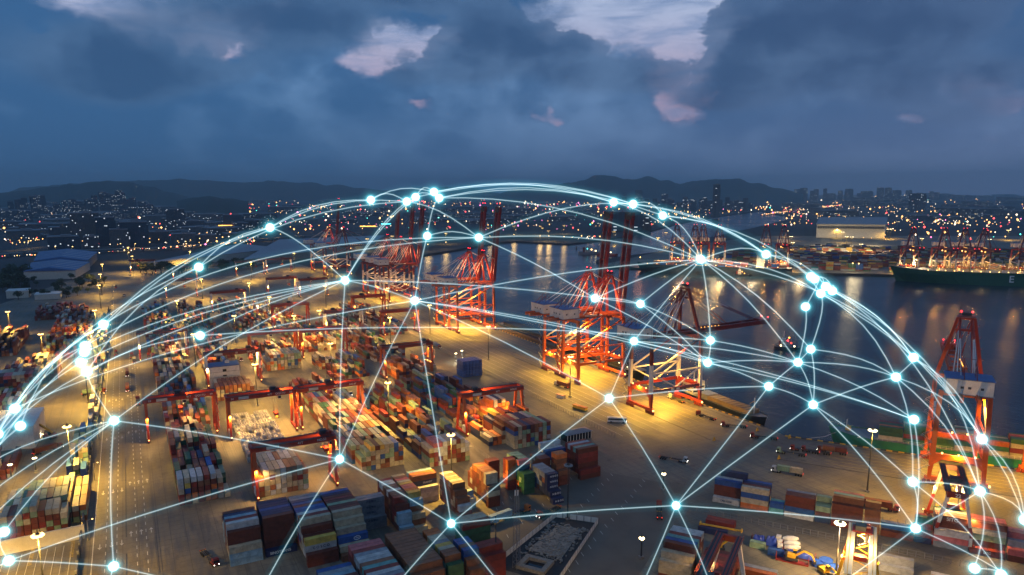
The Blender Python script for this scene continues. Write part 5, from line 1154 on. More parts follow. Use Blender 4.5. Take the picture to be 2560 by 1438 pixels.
hills('low_ridge', [(440, 503), (480, 494), (520, 492), (570, 497), (620, 503)], 5200, 900)

# ------------------------------------------------------------------ ships
def ship(loc, rz, Ls, Bs, dk, hull, label, boot=BOOT, house=None, name='container_ship'):
    g = empty(name, loc, rz, label, 'ship'); b = MB(); sec = 26; vs = []
    for i in range(sec + 1):
        t = i / sec; x = -Ls / 2 + Ls * t
        fw = max(0, 1 - ((t - .80) / .20) ** 2) ** .6 if t > .80 else 1.0
        if t < .06: fw *= .82 + .18 * (t / .06)
        wl = max(0, 1 - ((t - .68) / .30) ** 2) ** .7 if t > .68 else 1.0
        if i == sec: fw, wl = .02, .0
        z1 = dk + (max(0, t - .86) / .14) ** 1.5 * dk * .18; xo = (Ls * .03) * max(0, (t - .85) / .15)
        for w, z, xx in ((wl * .96, -5, 0), (wl, 1.2 - 3, 0), (fw * .98, dk * .7, xo * .6), (fw, z1, xo)):
            vs += [(x + xx, -Bs / 2 * w, z), (x + xx, Bs / 2 * w, z)]
    fs0, fs1, fd = [], [], []
    for i in range(sec):
        a = i * 8; c = a + 8
        fs0 += [(a, c, c + 2, a + 2), (a + 1, a + 3, c + 3, c + 1)]
        for k_ in (2, 4): fs1 += [(a + k_, c + k_, c + k_ + 2, a + k_ + 2), (a + k_ + 1, a + k_ + 3, c + k_ + 3, c + k_ + 1)]
        fd.append((a + 6, c + 6, c + 7, a + 7))
    k0 = len(b.v); b.v += vs
    for fs, m in ((fs0, boot), (fs1, hull)):
        i_ = b.mi(m)
        for f in fs: b.f.append(f); b.m.append(i_); b.cols.append(None)
    b.f.append((0, 2, 3, 1)); b.m.append(b.mi(boot)); b.cols.append(None); b.f.append((2, 4, 5, 3)); b.m.append(b.mi(hull)); b.cols.append(None); b.f.append((4, 6, 7, 5)); b.m.append(b.mi(hull)); b.cols.append(None)
    b.obj('hull', g)
    d = MB(); d.v += [(v[0], v[1], v[2] - .6) for v in vs]; i_ = d.mi(GRY)
    for f in fd: d.f.append(f); d.m.append(i_); d.cols.append(None)
    d.obj('deck', g)
    if house:
        x, w, hh = house; b = MB(); b.box((x, 0, dk + hh / 2 - .5), (w, Bs * .8, hh), CREAM); b.box((x, 0, dk + hh + .4), (w * .7, Bs * .98, 2.4), CREAM)
        for i in range(int(hh / 3)): b.box((x + w / 2 + .05, 0, dk + 1.8 + i * 3), (.1, Bs * .7, .9), GLS); b.box((x, -Bs * .4 - .05, dk + 1.8 + i * 3), (w * .8, .1, .8), GLS)
        b.box((x - w * .8, 0, dk + hh * .45), (w * .4, Bs * .3, hh * .9), DRED); b.bar((x, 0, dk + hh), (x, 0, dk + hh + 9), .5, .5, WHT); b.obj('superstructure', g)
    return g
Cq = lambda s, off: (A0.x + QD.x * s - QN.x * off, A0.y + QD.y * s - QN.y * off)
# green giant at the far quay
s0 = (Vector(gx(2226, 690)) - A0).dot(QD); Ls = 390; c = Cq(s0 + Ls / 2 + 4, 34)
g = ship((c[0], c[1], -4 + .0), RQ + pi, Ls, 58, 21, GRN, 'huge green container ship with white letter E at the far quay', house=(-70, 14, 30))
e_ = text('E', 15, (-Ls / 2 + 222, 29.6, 10.5), (pi / 2, 0, pi), LETW, g); e_.location = (Ls / 2 - 158, 29.3, 11); 
for i in range(13):
    x = Ls / 2 - 55 - i * 22; b = MB(); 
    for s in (-1, 1): b.bar((x, s * 27, 20), (x, s * 27, 33), 1.2, .9, YEL)
    for z in (23, 26, 29, 32): b.bar((x, -27, z), (x, 27, z), .5, .5, mat('lashing_bridge', (.5, .42, .16), .6))
    for k_ in range(9): b.bar((x, -26 + k_ * 6.5, 20), (x, -26 + k_ * 6.5, 33), .4, .4, MATS['lashing_bridge'])
    b.obj('lashing_bridge', g)
b = MB()
for i in range(26): b.ball((Ls / 2 - 40 - i * 12.5, 29.6, 22.2), .8, LWARM, 6, 4)
b.obj('deck_lamp', g)
for i in range(5): spot((Ls / 2 - 60 - i * 62, 8, 48), 42000, g, col=(1, .72, .3), size=radians(150), r=2)
# dark ship
s1 = (Vector(gx(1592, 669)) - A0).dot(QD); L1 = (Vector(gx(1960, 684)) - A0).dot(QD) - s1; c = Cq(s1 + L1 / 2 + 12, 24)
g = ship((c[0], c[1], -4), RQ + pi, L1, 38, 15, BHULL, 'dark hulled container ship at the far quay', house=(-L1 * .3, 13, 26))
for i in range(6): spot((L1 / 2 - 40 - i * L1 * .16, 6, 34), 50000, g, col=(1, .5, .2) if i % 2 else (1, .75, .4), size=radians(150), r=2)
bx = MB(); rs = random.Random(8)
for i in range(int(L1 / 14)):
    x = L1 / 2 - 30 - i * 13
    if abs(x + L1 * .3) < 16 or x < -L1 / 2 + 8: continue
    for k_ in range(11):
        for t in range(rs.choice([1, 2, 3, 3])): bx.box((x, -13.5 + k_ * 2.6, 15.2 + t * 2.6), (12.2, 2.5, 2.5), CPV, col=PAL[rs.choice(['rust brown', 'dark red', 'grey', 'cream', 'blue', 'orange'])])
bx.obj('deck_cargo', g)
b = MB()
for i in range(14): b.ball((L1 / 2 - 14 - i * L1 * .066, 18.9, 17), .7, LAMBER if i < 6 else LWARM, 6, 4)
b.obj('deck_lamp', g)
# near green coaster at the right quay
c = uv(64 + 62, 42); g = ship((c.x, c.y, -4), R2 + pi, 128, 22, 8.2, TGRN, 'green coastal container ship moored at the near right quay', boot=BHULL)
text('26', 1.9, (64 - 13, 10.6, 8.6), (pi / 2 - .12, 0, pi - .22), LETW, g); text('Z G L', 2.6, (0, 0, 0), (pi / 2, 0, pi), LETW, g).location = (64 - 49, 10.95, 6.3)
b = MB()
for z in (9.2, 10.0): b.bar((44, 10.9, z), (-60, 10.9, z), .1, .1, WHT)
for i in range(40): b.bar((44 - i * 2.6, 10.9, 8.2), (44 - i * 2.6, 10.9, 10), .1, .1, WHT)
b.obj('railing', g); MB().tube([(58, 0, 9), (58, 0, 15)], .25, WHT, 6).box((57, 0, 10), (3, 4, 2), YEL).obj('foremast', g)
# barge beside the lowered boom crane
g = ship((352.5, 352, -4), -pi / 2 - .03, 78, 14, 5.4, BHULL, 'small dark barge with white wheelhouse below the lowered boom crane', house=(-29, 11, 6.5), name='barge')
b = MB(); b.box((8, 0, 6.6), (44, 9.5, 2.6), mat('hatch_brown', (.22, .15, .07), .6)); b.box((-14, 0, 6.6), (10, 10, 3.4), GRY)
for i in range(10): b.box((-12 + i * 4.4, 0, 7.95), (.25, 9.7, .25), DRK)
b.obj('hatch_cover', g); MB().tube([(30, 0, 5), (30, 0, 16)], .3, WHT, 6).bar((30, 0, 14), (26, 0, 11), .2, .2, YEL).obj('foremast', g)
spot((-10, 0, 22), 12000, g, col=(1, .7, .3))
# a third ship behind the central pair
g = ship((354, 500, -4), -pi / 2, 120, 20, 7, BHULL, 'dark cargo ship lying behind the central orange cranes', house=(-46, 12, 13), name='cargo_ship')
b = MB()
for i in range(5): b.box((34 - i * 17, 0, 9), (14, 15, 3), [DRK, NAVY, GRY, BHULL, NAVY][i])
b.obj('hatch_cover', g); b = MB()
for i in range(10): b.ball((50 - i * 11, -8, 9.5 + (i % 3)), .45, LWHITE, 6, 4)
b.obj('deck_lamp', g); spot((0, 0, 20), 14000, g, col=(.95, 1, .75)); spot((-40, 0, 24), 9000, g, col=(.95, 1, .75))
g = ship((360, 640, -4), -pi / 2, 110, 18, 6, NAVY, 'unlit dark barge lying beyond the second crane pair', name='barge'); MB().box((0, 0, 7), (80, 13, 3), DRK).obj('hatch_cover', g)
# breakwater strip in front of it
b = MB(); b.bar((352, 480, -2.5), (352, 720, -2.5), 7, 5, ORG if 0 else mat('brown_mole', (.16, .10, .06), .8)); tag(b.obj('mole'), 'narrow brown mole beyond the apron edge', 'mole')
for i, (px, py) in enumerate(((2060, 600), (2125, 602), (2190, 604), (2300, 640), (2400, 630), (2500, 640), (2000, 640), (1880, 640), (1800, 640), (1700, 640))):
    a = G(px, py, 34); spot((a.x, a.y, 36), 260000, None, col=(1, .72, .36), size=radians(165), r=2.5)
for px in (2065, 2105, 2145, 2190):
    a = G(px, 604, 14); o = spot(a, 700000, None, col=(1, .76, .42), size=radians(120), r=2, rot=Vector((QN.x, QN.y, .12)).to_track_quat('-Z', 'Y').to_euler())  # spots added without lamp bodies, only to brighten the cream hall wall
# small craft
def boat(px, py, Ls, label, lamps, m=BHULL, rz=.3, tower=6, red=False):
    a = G(px, py, -4); g = ship((a.x, a.y, -4), rz, Ls, Ls * .27, Ls * .08 + 1.0, m, label, house=(-Ls * .15, Ls * .18, tower), name='work_boat')
    b = MB()
    for (x, z, mm) in lamps: b.ball((x, -Ls * .1, z), Ls * .028 + .15, mm, 6, 4)
    b.obj('deck_lamp', g)
    if red: b = MB(); [b.bar((i * 4 - 6, 0, 3), (i * 4 - 4, 0, 22), .8, .8, RED) for i in range(3)]; b.bar((-8, 0, 18), (6, 0, 24), .8, .8, RED); b.obj('derrick', g)
    return g
boat(1968, 874, 24, 'small work boat with red and white lamps on the open water', [(0, 9, LRED), (3, 7, LTAIL), (6, 4, LWHITE), (-6, 4, LWHITE), (1, 12, LAMBER)], rz=RQ)
boat(1478, 636, 62, 'grey vessel beyond the raised booms', [(-10, 14, LCYAN), (10, 9, LWHITE), (0, 12, LWARM)], m=GRY, rz=RQ + .3, tower=12)
boat(1518, 640, 48, 'red dredger with amber lamps between the raised booms', [(-8, 12, LAMBER), (4, 18, LAMBER), (9, 9, LWHITE)], m=RED, rz=RQ, red=True)
boat(1855, 690, 30, 'lit launch close to the dark ship', [(0, 8, LAMBER), (4, 5, LAMBER)], rz=RQ)
g = empty('buoy', G(1441, 623, -4), 0, 'small dark channel buoy on the far water', 'buoy'); MB().tube([(0, 0, 0), (0, 0, 2), (0, 0, 9)], [2.2, 2.2, .3], BHULL, 8).obj('float', g)
b = MB(); a = G(1290, 868, -4); g = empty('mooring_line', (0, 0, 0), 0, 'thin mooring line from bollard to the green coaster', 'rope'); p, q = uv(48, 27, .6), uv(66, 40, 5)
MB().tube([p, p.lerp(q, .5) - Vector((0, 0, 1.6)), q], .08, WHT, 5).obj('rope', g)

# ------------------------------------------------------------------ trucks and machines
def make_truck():
    t = empty('truck', (0, 0, -500)); c = MB()
    c.box((6.6, 0, 1.95), (2.1, 2.4, 2.2), OC); c.box((6.5, 0, 3.15), (1.8, 2.3, .35), OC, top=(.85, .9)); c.box((5.2, 0, .95), (3.0, 2.2, .4), OC)
    cb = c.obj('cab', t); MB().box((7.67, 0, 2.35), (.06, 2.1, .95), GLS).obj('windscreen', cb); MB().box((6.9, -1.22, 2.3), (1, .04, .8), GLS).box((6.9, 1.22, 2.3), (1, .04, .8), GLS).obj('side_window', cb)
    f = MB().box((-1.2, -.5, 1.25), (12.4, .22, .35), DRK).box((-1.2, .5, 1.25), (12.4, .22, .35), DRK)
    for i in range(9): f.box((-7 + i * 1.45, 0, 1.3), (.18, 2.4, .16), YEL if i % 4 == 0 else DRK)
    f.box((-7.4, 0, 1.25), (.25, 2.44, .4), DRED).box((3.5, 0, 1.5), (2, 2, .2), DRK); f.obj('trailer_frame', t)
    w = MB().tube([(0, -1.22, .5), (0, -.72, .5)], .5, BLK, 10).tube([(0, .72, .5), (0, 1.22, .5)], .5, BLK, 10).mesh('wheel')
    for x in (6.9, 4.6, 3.5, -4.2, -5.5, -6.8): o = bpy.data.objects.new('wheel', w); COL.objects.link(o); o.parent = t; o.location = (x, 0, 0)
    for s in (-1, 1): MB().ball((7.75, s * .9, 1.05), .13, LHEAD, 6, 4).obj('headlight', t); MB().ball((-7.55, s * 1.0, 1.3), .16, LTAIL, 6, 4).obj('tail_light', t)
    return t
T0 = make_truck(); register(T0)
def truck(px, py, hd, col, label, load=None, w=None):
    t = copy_tree(T0, color=(*PAL.get(col, (.6, .6, .6)), 1)); a = G(px, py) if w is None else w; t.location = (a.x, a.y, .05); t.rotation_euler = (0, 0, hd); tag(t, label, 'truck', 'container trucks on the terminal roads')
    if load:
        o = bpy.data.objects.new('container', CM[40 if len(load) == 1 else 20]); 
        for i, c in enumerate(load):
            o = bpy.data.objects.new('container', CM[40 if len(load) == 1 else 20]); COL.objects.link(o); off = -1.2 if len(load) == 1 else (-4.3 + i * 6.3)
            o.location = (a.x + cos(hd) * off, a.y + sin(hd) * off, 1.5); o.rotation_euler = (0, 0, hd); o.color = (*PAL[c], 1); tag(o, f"{c} container carried by the {label}"[:110], 'container', 'stacked shipping containers')
YN = pi / 2; YS = -pi / 2
truck(1405, 967, YN + .15, 'white', 'white truck hauling a rust container on the apron', ['rust brown'])
truck(1683, 1152, R2, 'white', 'white cabbed empty flatbed crossing the wide apron'); truck(1968, 1185, R2 + pi, 'white', 'white truck with two short containers', ['pale green', 'cream'][::-1])
truck(1690, 1002, YN, 'white', 'white truck below the lowered boom crane'); truck(1765, 1045, YN + .1, 'dark red', 'red cabbed flatbed by the quay edge near the barge'); truck(1835, 1068, R2 + pi + .2, 'dark red', 'red cabbed flatbed next along the quay edge')
truck(1910, 1097, R2 + pi + .15, 'dark red', 'red cabbed flatbed third along the quay edge'); truck(1978, 1137, R2 + pi, 'pale green', 'green cabbed flatbed in the quay queue'); truck(2012, 1130, R2 + pi, 'dark red', 'red cabbed flatbed behind the green cab'); truck(2040, 1133, R2 + pi, 'dark red', 'red cabbed flatbed right in the quay queue'); truck(2080, 1133, R2 + pi, 'rust brown', 'truck with two rust containers on right apron', ['rust brown', 'brown'])
for px, py, hd, c, lab in ((290, 887, YN, 'dark red', 'red truck highest on the main road'), (330, 893, YN, 'dark red', 'red truck beside the far main road lane'), (318, 938, YS, 'dark red', 'orange lit truck alone on the main road'), (319, 975, YS, 'dark red', 'following truck on the main road'), (345, 1008, YN, 'dark red', 'truck in the inner lane by gantry 59'), (372, 895, YN, 'dark red', 'truck stopped at the gantry rail'), (336, 905, YN, 'white', 'pale truck between two red ones'), (310, 740, YS, 'navy', 'dark truck far up the road'), (345, 760, YN, 'white', 'pale truck far up the road'), (290, 720, YN, 'dark red', 'tail lit truck far up the road')):
    truck(px, py, hd, c, lab, [random.choice(['navy', 'rust brown', 'brown'])] if py > 900 and px < 330 else None)
truck(1092, 869, YS, 'dark red', 'truck with a blue container on the inner apron', ['blue']); truck(1040, 958, YS, 'white', 'white truck with rust container on service road', ['rust brown']); truck(885, 875, YS, 'white', 'white truck facing camera beyond the lane mast'); truck(1290, 1288, 0.15, 'orange', 'orange cabbed flatbed by the green stack'); truck(1372, 1284, pi + .35, 'dark red', 'red cabbed flatbed near the unlit mast'); truck(1245, 1305, pi + .2, 'dark red', 'red truck beside the cream topped pile', ['light blue'])
truck(524, 1400, YS + .25, 'dark red', 'red cab with yellow empty chassis on the bare apron'); truck(640, 1085, YN, 'dark red', 'truck unloading beside the tank containers'); truck(1648, 1283, .9, 'dark red', 'red truck turning by the painted lot'); truck(2200, 1272, R2, 'dark red', 'dark truck in the quay row gap', ['rust brown']); truck(235, 985, .2, 'dark red', 'red truck with pale green container left yard', ['pale green']); truck(870, 985, YS, 'white', 'white truck among the rust orange containers'); truck(120, 1130, .5, 'dark red', 'truck standing in the dim left yard', ['rust brown'])
truck(600, 900, YS, 'dark red', 'truck waiting under gantry 55'); truck(1620, 1212, R2, 'white', 'truck at the first quay row lamp') if 0 else None
for o in list(CH[T0.name]):
    for c in CH.get(o.name, []): bpy.data.objects.remove(c)
    bpy.data.objects.remove(o)
bpy.data.objects.remove(T0)
# coach, shelters
a = G(1542, 1056); g = empty('coach', a, R2 * .35 - .3, 'white coach with dark windows on the apron', 'coach'); MB().box((0, 0, 1.9), (12, 2.5, 2.8), WHT).box((0, 0, 3.4), (10, 2, .3), WHT).obj('body', g); MB().box((0, 0, 2.3), (11.4, 2.54, 1.0), GLS).box((6.0, 0, 2.2), (.06, 2.2, 1.4), GLS).obj('window', g)
for x in (-3.6, 4): MB().tube([(x, -1.3, .5), (x, 1.3, .5)], .5, BLK, 10).obj('wheel', g)
for s in (-1, 1): MB().ball((6.05, s * .9, .9), .16, LHEAD, 6, 4).obj('headlight', g)
a = G(1450, 1025); g = empty('rest_hut', a, YS + .25, 'red roofed rest hut with yellow and green sides by the fence', 'hut'); MB().box((0, 0, 1.4), (11, 2.6, 2.4), YEL).box((0, 0, .6), (11.1, 2.7, .7), GRN).obj('wall', g); MB().box((0, 0, 2.8), (11.6, 3.2, .3), RED).obj('roof', g)
a = G(1402, 995); g = empty('rest_hut', a, YS + .3, 'small pink roofed hut by the fence', 'hut'); MB().box((0, 0, 1.2), (6, 2.4, 2.2), CREAM).obj('wall', g); MB().box((0, 0, 2.5), (6.6, 3, .25), mat('pink_roof', (.5, .22, .2), .6)).obj('roof', g)
# reach stacker
a = G(125, 1096); g = empty('reach_stacker', a, 2.4, 'reach stacker with raised boom in the left yard', 'reach stacker')
MB().box((0, 0, 1.6), (7, 3.2, 1.6), RED).box((-3, 0, 2.6), (1.6, 3, 1.4), RED).obj('body', g); MB().box((-.5, 0, 3.3), (1.6, 1.8, 1.8), GLS).obj('cabin', g); MB().bar((-2.6, 0, 3.6), (6.5, 0, 8), .9, 1.0, YEL).bar((6.5, 0, 8), (10, 0, 9.5), .6, .7, YEL).obj('boom', g); MB().box((10, 0, 8.6), (1, 6.5, .5), DRK).obj('spreader', g)
for x in (-2.4, 2.6): MB().tube([(x, -1.9, .8), (x, 1.9, .8)], .8, BLK, 10).obj('wheel', g)
MB().ball((3.6, 1.2, 2.6), .35, LWHITE, 6, 4).obj('headlight', g); spot((4, 0, 3), 2500, g, col=(1, .9, .6), rot=(0, radians(-60), 0), size=radians(90))
# excavators, mixers, tarped loads at the right
def excavator(p, rz, label):
    g = empty('excavator', p, rz, label, 'excavator')
    for s in (-1, 1): MB().box((0, s * 1.2, .5), (4.4, .6, .9), DRK).obj('track', g)
    MB().box((-.6, 0, 1.8), (3.6, 2.7, 1.4), YEL).box((-2.2, 0, 1.9), (.8, 2.8, 1.5), DRK).obj('body', g); MB().box((.8, .8, 2.9), (1.4, 1.1, 1.6), GLS).box((.8, .8, 3.75), (1.5, 1.2, .12), YEL).obj('cabin', g)
    MB().bar((1.0, -.3, 2.0), (4.2, -.3, 4.6), .5, .7, YEL).bar((4.2, -.3, 4.6), (7.0, -.3, 3.6), .45, .6, YEL).bar((7.0, -.3, 3.6), (8.2, -.3, 1.2), .4, .5, YEL).obj('arm', g); MB().box((8.2, -.3, .8), (1.1, 1.3, 1.0), DRK).obj('bucket', g)
excavator(uv(56, -129, 1.3), R2, 'yellow excavator on a lit flat rack'); excavator(uv(28, -131, .1), R2 + .3, 'yellow excavator beside the grey short box'); excavator(uv(68, -133, .1), R2 - .8, 'yellow machine with black wheels by blue pools')
def flatrack(u, v, label):
    g = empty('flat_rack', uv(u, v, 0), R2, label, 'flat rack'); MB().box((0, 0, .35), (12.19, 2.44, .6), DRED).obj('base', g)
    for s in (-1, 1): MB().box((s * 6, 0, 1.6), (.25, 2.44, 2.6), DRED).obj('end_wall', g)
def tarp(u, v, Lx, Wy, hz, label, m=TARP, z0=.7):
    b = MB(); n = 10; vs = []; fs = []; rr = random.Random(int(u * 10 + v))
    for i in range(n + 1):
        for j in range(n + 1):
            x, y = i / n * 2 - 1, j / n * 2 - 1; e = min(1, (1 - abs(x)) * 3.2) * min(1, (1 - abs(y)) * 3.2); vs.append((x * Lx / 2, y * Wy / 2, hz * max(0, e) ** .5 * (1 + .25 * rr.uniform(-1, 1)) + 0))
    for i in range(n):
        for j in range(n): a_ = i * (n + 1) + j; fs.append((a_, a_ + n + 1, a_ + n + 2, a_ + 1))
    b.add(vs, fs, m); o = b.obj('tarpaulin_load'); o.location = uv(u, v, z0); o.rotation_euler = (0, 0, R2); tag(o, label, 'covered load')
flatrack(45, -118, 'dark red flat rack carrying purple blue bundles'); tarp(42, -119, 5, 3, 2.6, 'purple blue bundle at left on the flat rack'); tarp(46.8, -119, 4.5, 3.2, 3.2, 'purple blue bundle at right on the flat rack')
flatrack(58, -124, 'flat rack below the blue tarpaulin'); tarp(58, -124, 11, 3, 1.6, 'bright blue tarpaulin spread on the lit flat rack'); flatrack(56, -129, 'lit flat rack carrying the excavator')
tarp(99, -148, 16, 6, 3.0, 'blue and white covered pile right of the lit gantry'); tarp(100, -156, 16, 6, 3.0, 'lower blue covered pile at the bottom edge'); tarp(120, -128, 14, 6, 3.6, 'blue tarpaulin heap below gantry 22'); tarp(113, -136, 12, 5, 3.4, 'blue covered cargo between two nodes')
for i, (u, v) in enumerate(((68, -124), (71, -128), (65, -127))):
    g = empty('round_tub', uv(u, v), 0, ['largest round blue tub', 'middle round blue tub', 'smallest round blue tub'][i] + ' left of the lit gantry', 'tub'); MB().tube([(0, 0, 0), (0, 0, 1.8)], 2.6 - .3 * i, mat('blue_tub', (.03, .10, .5), .4), 20, cap=False).tube([(0, 0, 1.2), (0, 0, 1.3)], 2.5 - .3 * i, MATS['blue_tub'], 20).obj('shell', g)
for i, (u, v) in enumerate(((52.5, -114), (53.5, -118), (54, -121.5))):
    g = empty('mixer_truck', uv(u, v), R2, ['upper', 'middle', 'lower'][i] + ' white concrete mixer truck in the row', 'mixer truck'); MB().box((-3.4, 0, 1.9), (1.9, 2.3, 2.2), WHT).box((-4.37, 0, 2.2), (.06, 2, .9), GLS).obj('cab', g); MB().box((.8, 0, .95), (8, 2, .4), DRK).obj('chassis', g)
    MB().tube([(-1.8, 0, 2.0), (0, 0, 2.4), (2.4, 0, 2.8), (4.2, 0, 3.4)], [.7, 1.25, 1.25, .5], WHT, 12).obj('drum', g)
    for x in (-3.2, 1.4, 2.8): MB().tube([(x, -1.2, .5), (x, 1.2, .5)], .5, BLK, 10).obj('wheel', g)
p = uv(24, -117, 2.7); g = empty('lifting_spreader', p, R2 + .05, 'long yellow lifting spreader on a dark box', 'spreader'); MB().box((0, 0, .3), (18, .8, .5), YEL).box((-8.6, 0, .5), (.6, 2.4, .9), YEL).box((8.6, 0, .5), (.6, 2.4, .9), YEL).obj('beam', g); p.z = .1; g.location = uv(26, -117.4, 2.7)
for u, v in ((83, -150), (90, -138), (95, -139)):
    b = MB(); rr = random.Random(int(u)); c = uv(u, v)
    for i in range(34): b.box((c.x + rr.uniform(-4, 4), c.y + rr.uniform(-3, 3), rr.uniform(.2, 1.4)), (rr.uniform(.4, 1.8), rr.uniform(.3, 1.2), rr.uniform(.3, .9)), rr.choice([DRK, ORG, YEL, GRY, BLK]), rz=rr.uniform(0, 3))
    tag(b.obj('machine_parts'), 'heap of orange and black machine parts by the lit gantry', 'machine parts', kind='stuff')
# bollards: yellow wedge stops on the quay
for i, (px, py) in enumerate(((1785, 1102), (1947, 1148), (1893, 1078), (1974, 1096))):
    g = empty('crane_stop', G(px, py), 0, ['first yellow crane stop at the rail bend', 'second yellow crane stop on the inner rail', 'yellow stop by the quay kerb', 'yellow stop at the mooring line'][i], 'crane stop'); MB().bar((-1, 0, 0), (0, 0, 2.2), .6, .3, YEL).bar((1, 0, 0), (0, 0, 2.2), .6, .3, YEL).bar((-1, 0, .2), (1, 0, .2), .3, .3, YEL).obj('frame', g)
# lattice tower in the foreground
g = empty('lattice_tower', (123, 226, 0), .3, 'dark steel lattice tower rising in front of the brown stack', 'lattice tower'); b = MB(); hh = 30
for i in range(12):
    z0, z1 = i * hh / 12, (i + 1) * hh / 12; w0, w1 = 1.1 - .045 * i, 1.1 - .045 * (i + 1); cs = [(-1, -1), (1, -1), (1, 1), (-1, 1)]
    for k_ in range(4):
        a_, c_ = cs[k_], cs[(k_ + 1) % 4]; b.bar((a_[0] * w0, a_[1] * w0, z0), (a_[0] * w1, a_[1] * w1, z1), .12, .12, GRY); b.bar((a_[0] * w0, a_[1] * w0, z0), (c_[0] * w1, c_[1] * w1, z1), .07, .07, GRY); b.bar((a_[0] * w1, a_[1] * w1, z1), (c_[0] * w1, c_[1] * w1, z1), .07, .07, GRY)
b.obj('lattice', g); MB().box((.6, 0, hh + .8), (.5, .3, 2.2), WHT).box((-.5, .3, hh + 1), (.5, .3, 2.2), WHT).bar((0, 0, hh), (0, 0, hh + 4), .1, .1, GRY).obj('antenna', g)

# ------------------------------------------------------------------ the glowing network dome over the port
ND = [(927, 500), (675, 569), (1017, 504), (1039, 493), (1085, 480), (1098, 495), (1534, 506), (1583, 510), (1657, 539), (1068, 590), (1197, 594), (1753, 649), (1915, 636), (497, 668), (863, 701), (1037, 752), (1487, 746), (1601, 760), (2037, 679), (2037, 697), (2075, 703), (2087, 720), (2052, 734), (2014, 767), (248, 801), (500, 839),
      (212, 865), (211, 881), (202, 906), (217, 930), (36, 1021), (51, 1065), (-6, 1086), (1585, 853), (1776, 851), (1769, 907), (2027, 873), (1995, 906), (2300, 881), (2240, 943), (1922, 966), (1523, 996), (2033, 1012), (2285, 1049), (2455, 1098), (285, 1052), (849, 1148), (1128, 1309), (1690, 1264), (2282, 1205), (2450, 1228), (2289, 1321), (2436, 1421), (2503, 1437), (2562, 1300), (284, 1416), (22, 1402), (10, 1330),
      (-90, 1290), (-60, 1180), (-120, 1400), (640, 1500), (960, 1500), (1280, 1500), (1580, 1520), (1790, 1500), (2580, 1480), (2000, 1530), (280, 1500), (-40, 1470)]
n_a, al = Vector((.35534577, .70906436, -.60906249)), radians(38.3677); DD = 400.0; CC = Vector((0, 0, H)) + n_a * DD; RR = DD * sin(al)
def onsphere(px, py):
    d = ray(px, py); cb_ = d.dot(n_a); 
    if cb_ < cos(al) + 2e-4:
        e = (n_a - d * cb_); e = (d - n_a * cb_).normalized(); d = n_a * cos(al) + e * sin(al); return Vector((0, 0, H)) + d * DD * cos(al)
    s2 = sin(al) ** 2 - (1 - cb_ ** 2); return Vector((0, 0, H)) + d * DD * (cb_ - sqrt(max(0, s2)))
NP = [onsphere(*p) for p in ND]
core = emat('network_core', (.93, 1, 1), 1.6); lcore = glow('network_line', (.74, .92, .97), .26, 1)
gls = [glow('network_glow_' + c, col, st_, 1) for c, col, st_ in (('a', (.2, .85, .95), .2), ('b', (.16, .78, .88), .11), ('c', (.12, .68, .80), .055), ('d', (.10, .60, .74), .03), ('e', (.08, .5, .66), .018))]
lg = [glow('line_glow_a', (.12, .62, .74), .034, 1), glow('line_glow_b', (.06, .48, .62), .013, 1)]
net = empty('network_dome', (CC.x, CC.y, 0), 0, 'huge dome of glowing white nodes joined by cyan lit arcs over the port', 'light network')
O_ = Vector((CC.x, CC.y, 0)); eye = Vector((0, 0, H))
for i, p in enumerate(NP):
    if ND[i][1] > 1460 or ND[i][0] < -20: continue
    r_ = 9.6 / F * (p - eye).length; q = p - O_
    nd = MB().ball(q, r_, core, 16, 10).obj('node', net, smooth=True)
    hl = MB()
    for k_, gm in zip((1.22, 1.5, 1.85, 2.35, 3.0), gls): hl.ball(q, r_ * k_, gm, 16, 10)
    hl.obj('halo', nd, smooth=True)
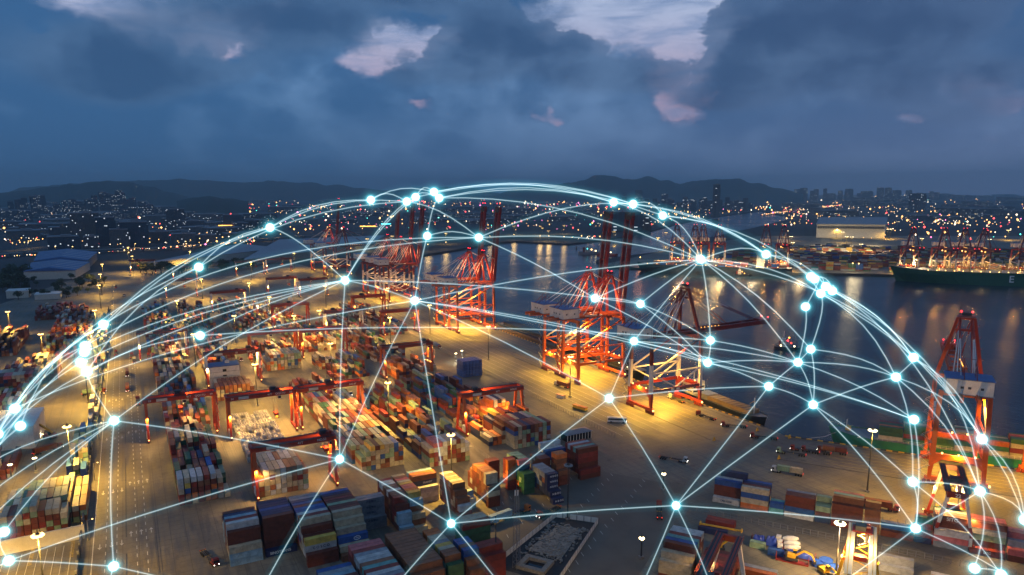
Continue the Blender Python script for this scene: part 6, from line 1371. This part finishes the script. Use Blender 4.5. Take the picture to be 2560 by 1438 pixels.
ED = '''0-1 0-4 0-2 1-13 1-24 1-2 1-14 1-26 2-13 2-5 3-4 2-14 3-14 2-10 4-6 4-7 5-6 5-8 5-11 5-9 3-7 9-15 9-10 10-26 10-24 10-16 10-11 10-7 6-11 7-8 7-12 6-12 8-11 8-18 8-12 12-20 12-11 11-16 11-17 11-33 11-34 11-37 11-36 11-22 11-15 11-38 12-22 18-21 19-22 19-23 20-38 21-38 21-22 22-36 22-39 22-44 21-44 20-50 23-37
14-25 14-28 14-27 14-29 14-45 14-46 14-15 14-17 15-30 15-46 15-47 15-33 15-35 15-41 13-30 13-29 24-32 24-31 26-30 25-29 25-34 16-17 16-35 17-34 17-35 33-41 33-35 33-37 33-43 34-35 34-37 35-37 35-40 35-43 40-41 40-37 40-42 40-48 42-37 42-36 42-39 42-48 42-49 42-51 37-39 37-43 37-36 36-39
39-38 39-44 39-49 39-50 38-44 38-50 43-51 49-50 49-51 49-53 50-51 50-52 50-53 50-54 44-54 44-66 41-48 41-47 48-47 48-51 48-64 48-65 47-46 47-62 47-63 46-45 46-56 46-61 45-58 45-59 45-60 45-55 29-45 29-59 28-59 27-58 26-59 30-58 31-58 24-59 57-45 56-57 56-55 55-68 55-61 56-69 51-67 51-66 52-53'''.split()
arcs = []
def rim(p): d = (p - Vector((0, 0, H))).normalized(); return min(1, max(0, (math.acos(max(-1, min(1, d.dot(n_a)))) / al - .80) / .16))
for e in ED:
    i, j = map(int, e.split('-')); a, b2 = (NP[i] - CC), (NP[j] - CC); th = a.angle(b2); n = max(6, int(th * 26)); pts = []; kf = .30 + .70 * min(rim(NP[i]), rim(NP[j]))
    for k_ in range(n + 1):
        t = k_ / n; v = (a * sin((1 - t) * th) + b2 * sin(t * th)) / sin(th); ch = a.lerp(b2, t); pts.append(CC + ch.lerp(v.normalized() * RR * (1 + .01 * sin(pi * t)), kf))
    arcs.append(pts)
rest = MB()
for i, pts in enumerate(arcs):
    rr = [1.2 / F * (p - eye).length for p in pts]; q = [p - O_ for p in pts]; b = MB() if i < 98 else rest
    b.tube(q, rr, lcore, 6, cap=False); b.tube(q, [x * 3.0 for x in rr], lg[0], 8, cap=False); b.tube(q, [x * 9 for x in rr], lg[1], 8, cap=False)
    if i < 98: b.obj('arc', net, smooth=True)
if rest.v: tag(rest.obj('arc', net, smooth=True), kind='stuff')

# ------------------------------------------------------------------ haze
HAZE = True
if HAZE:
    m, t, o = _new('haze_air'); v = N('ShaderNodeVolumePrincipled', t); v.inputs['Color'].default_value = (.72, .92, 1, 1); v.inputs['Density'].default_value = 7.0e-5; v.inputs['Anisotropy'].default_value = .1
    L(v.outputs[0], o.inputs[1], t); pass
    b = MB().box((0, 9000, 347), (44000, 46000, 706), m); tag(b.obj('haze'), 'thin blue evening haze over port and city', 'haze', kind='stuff')
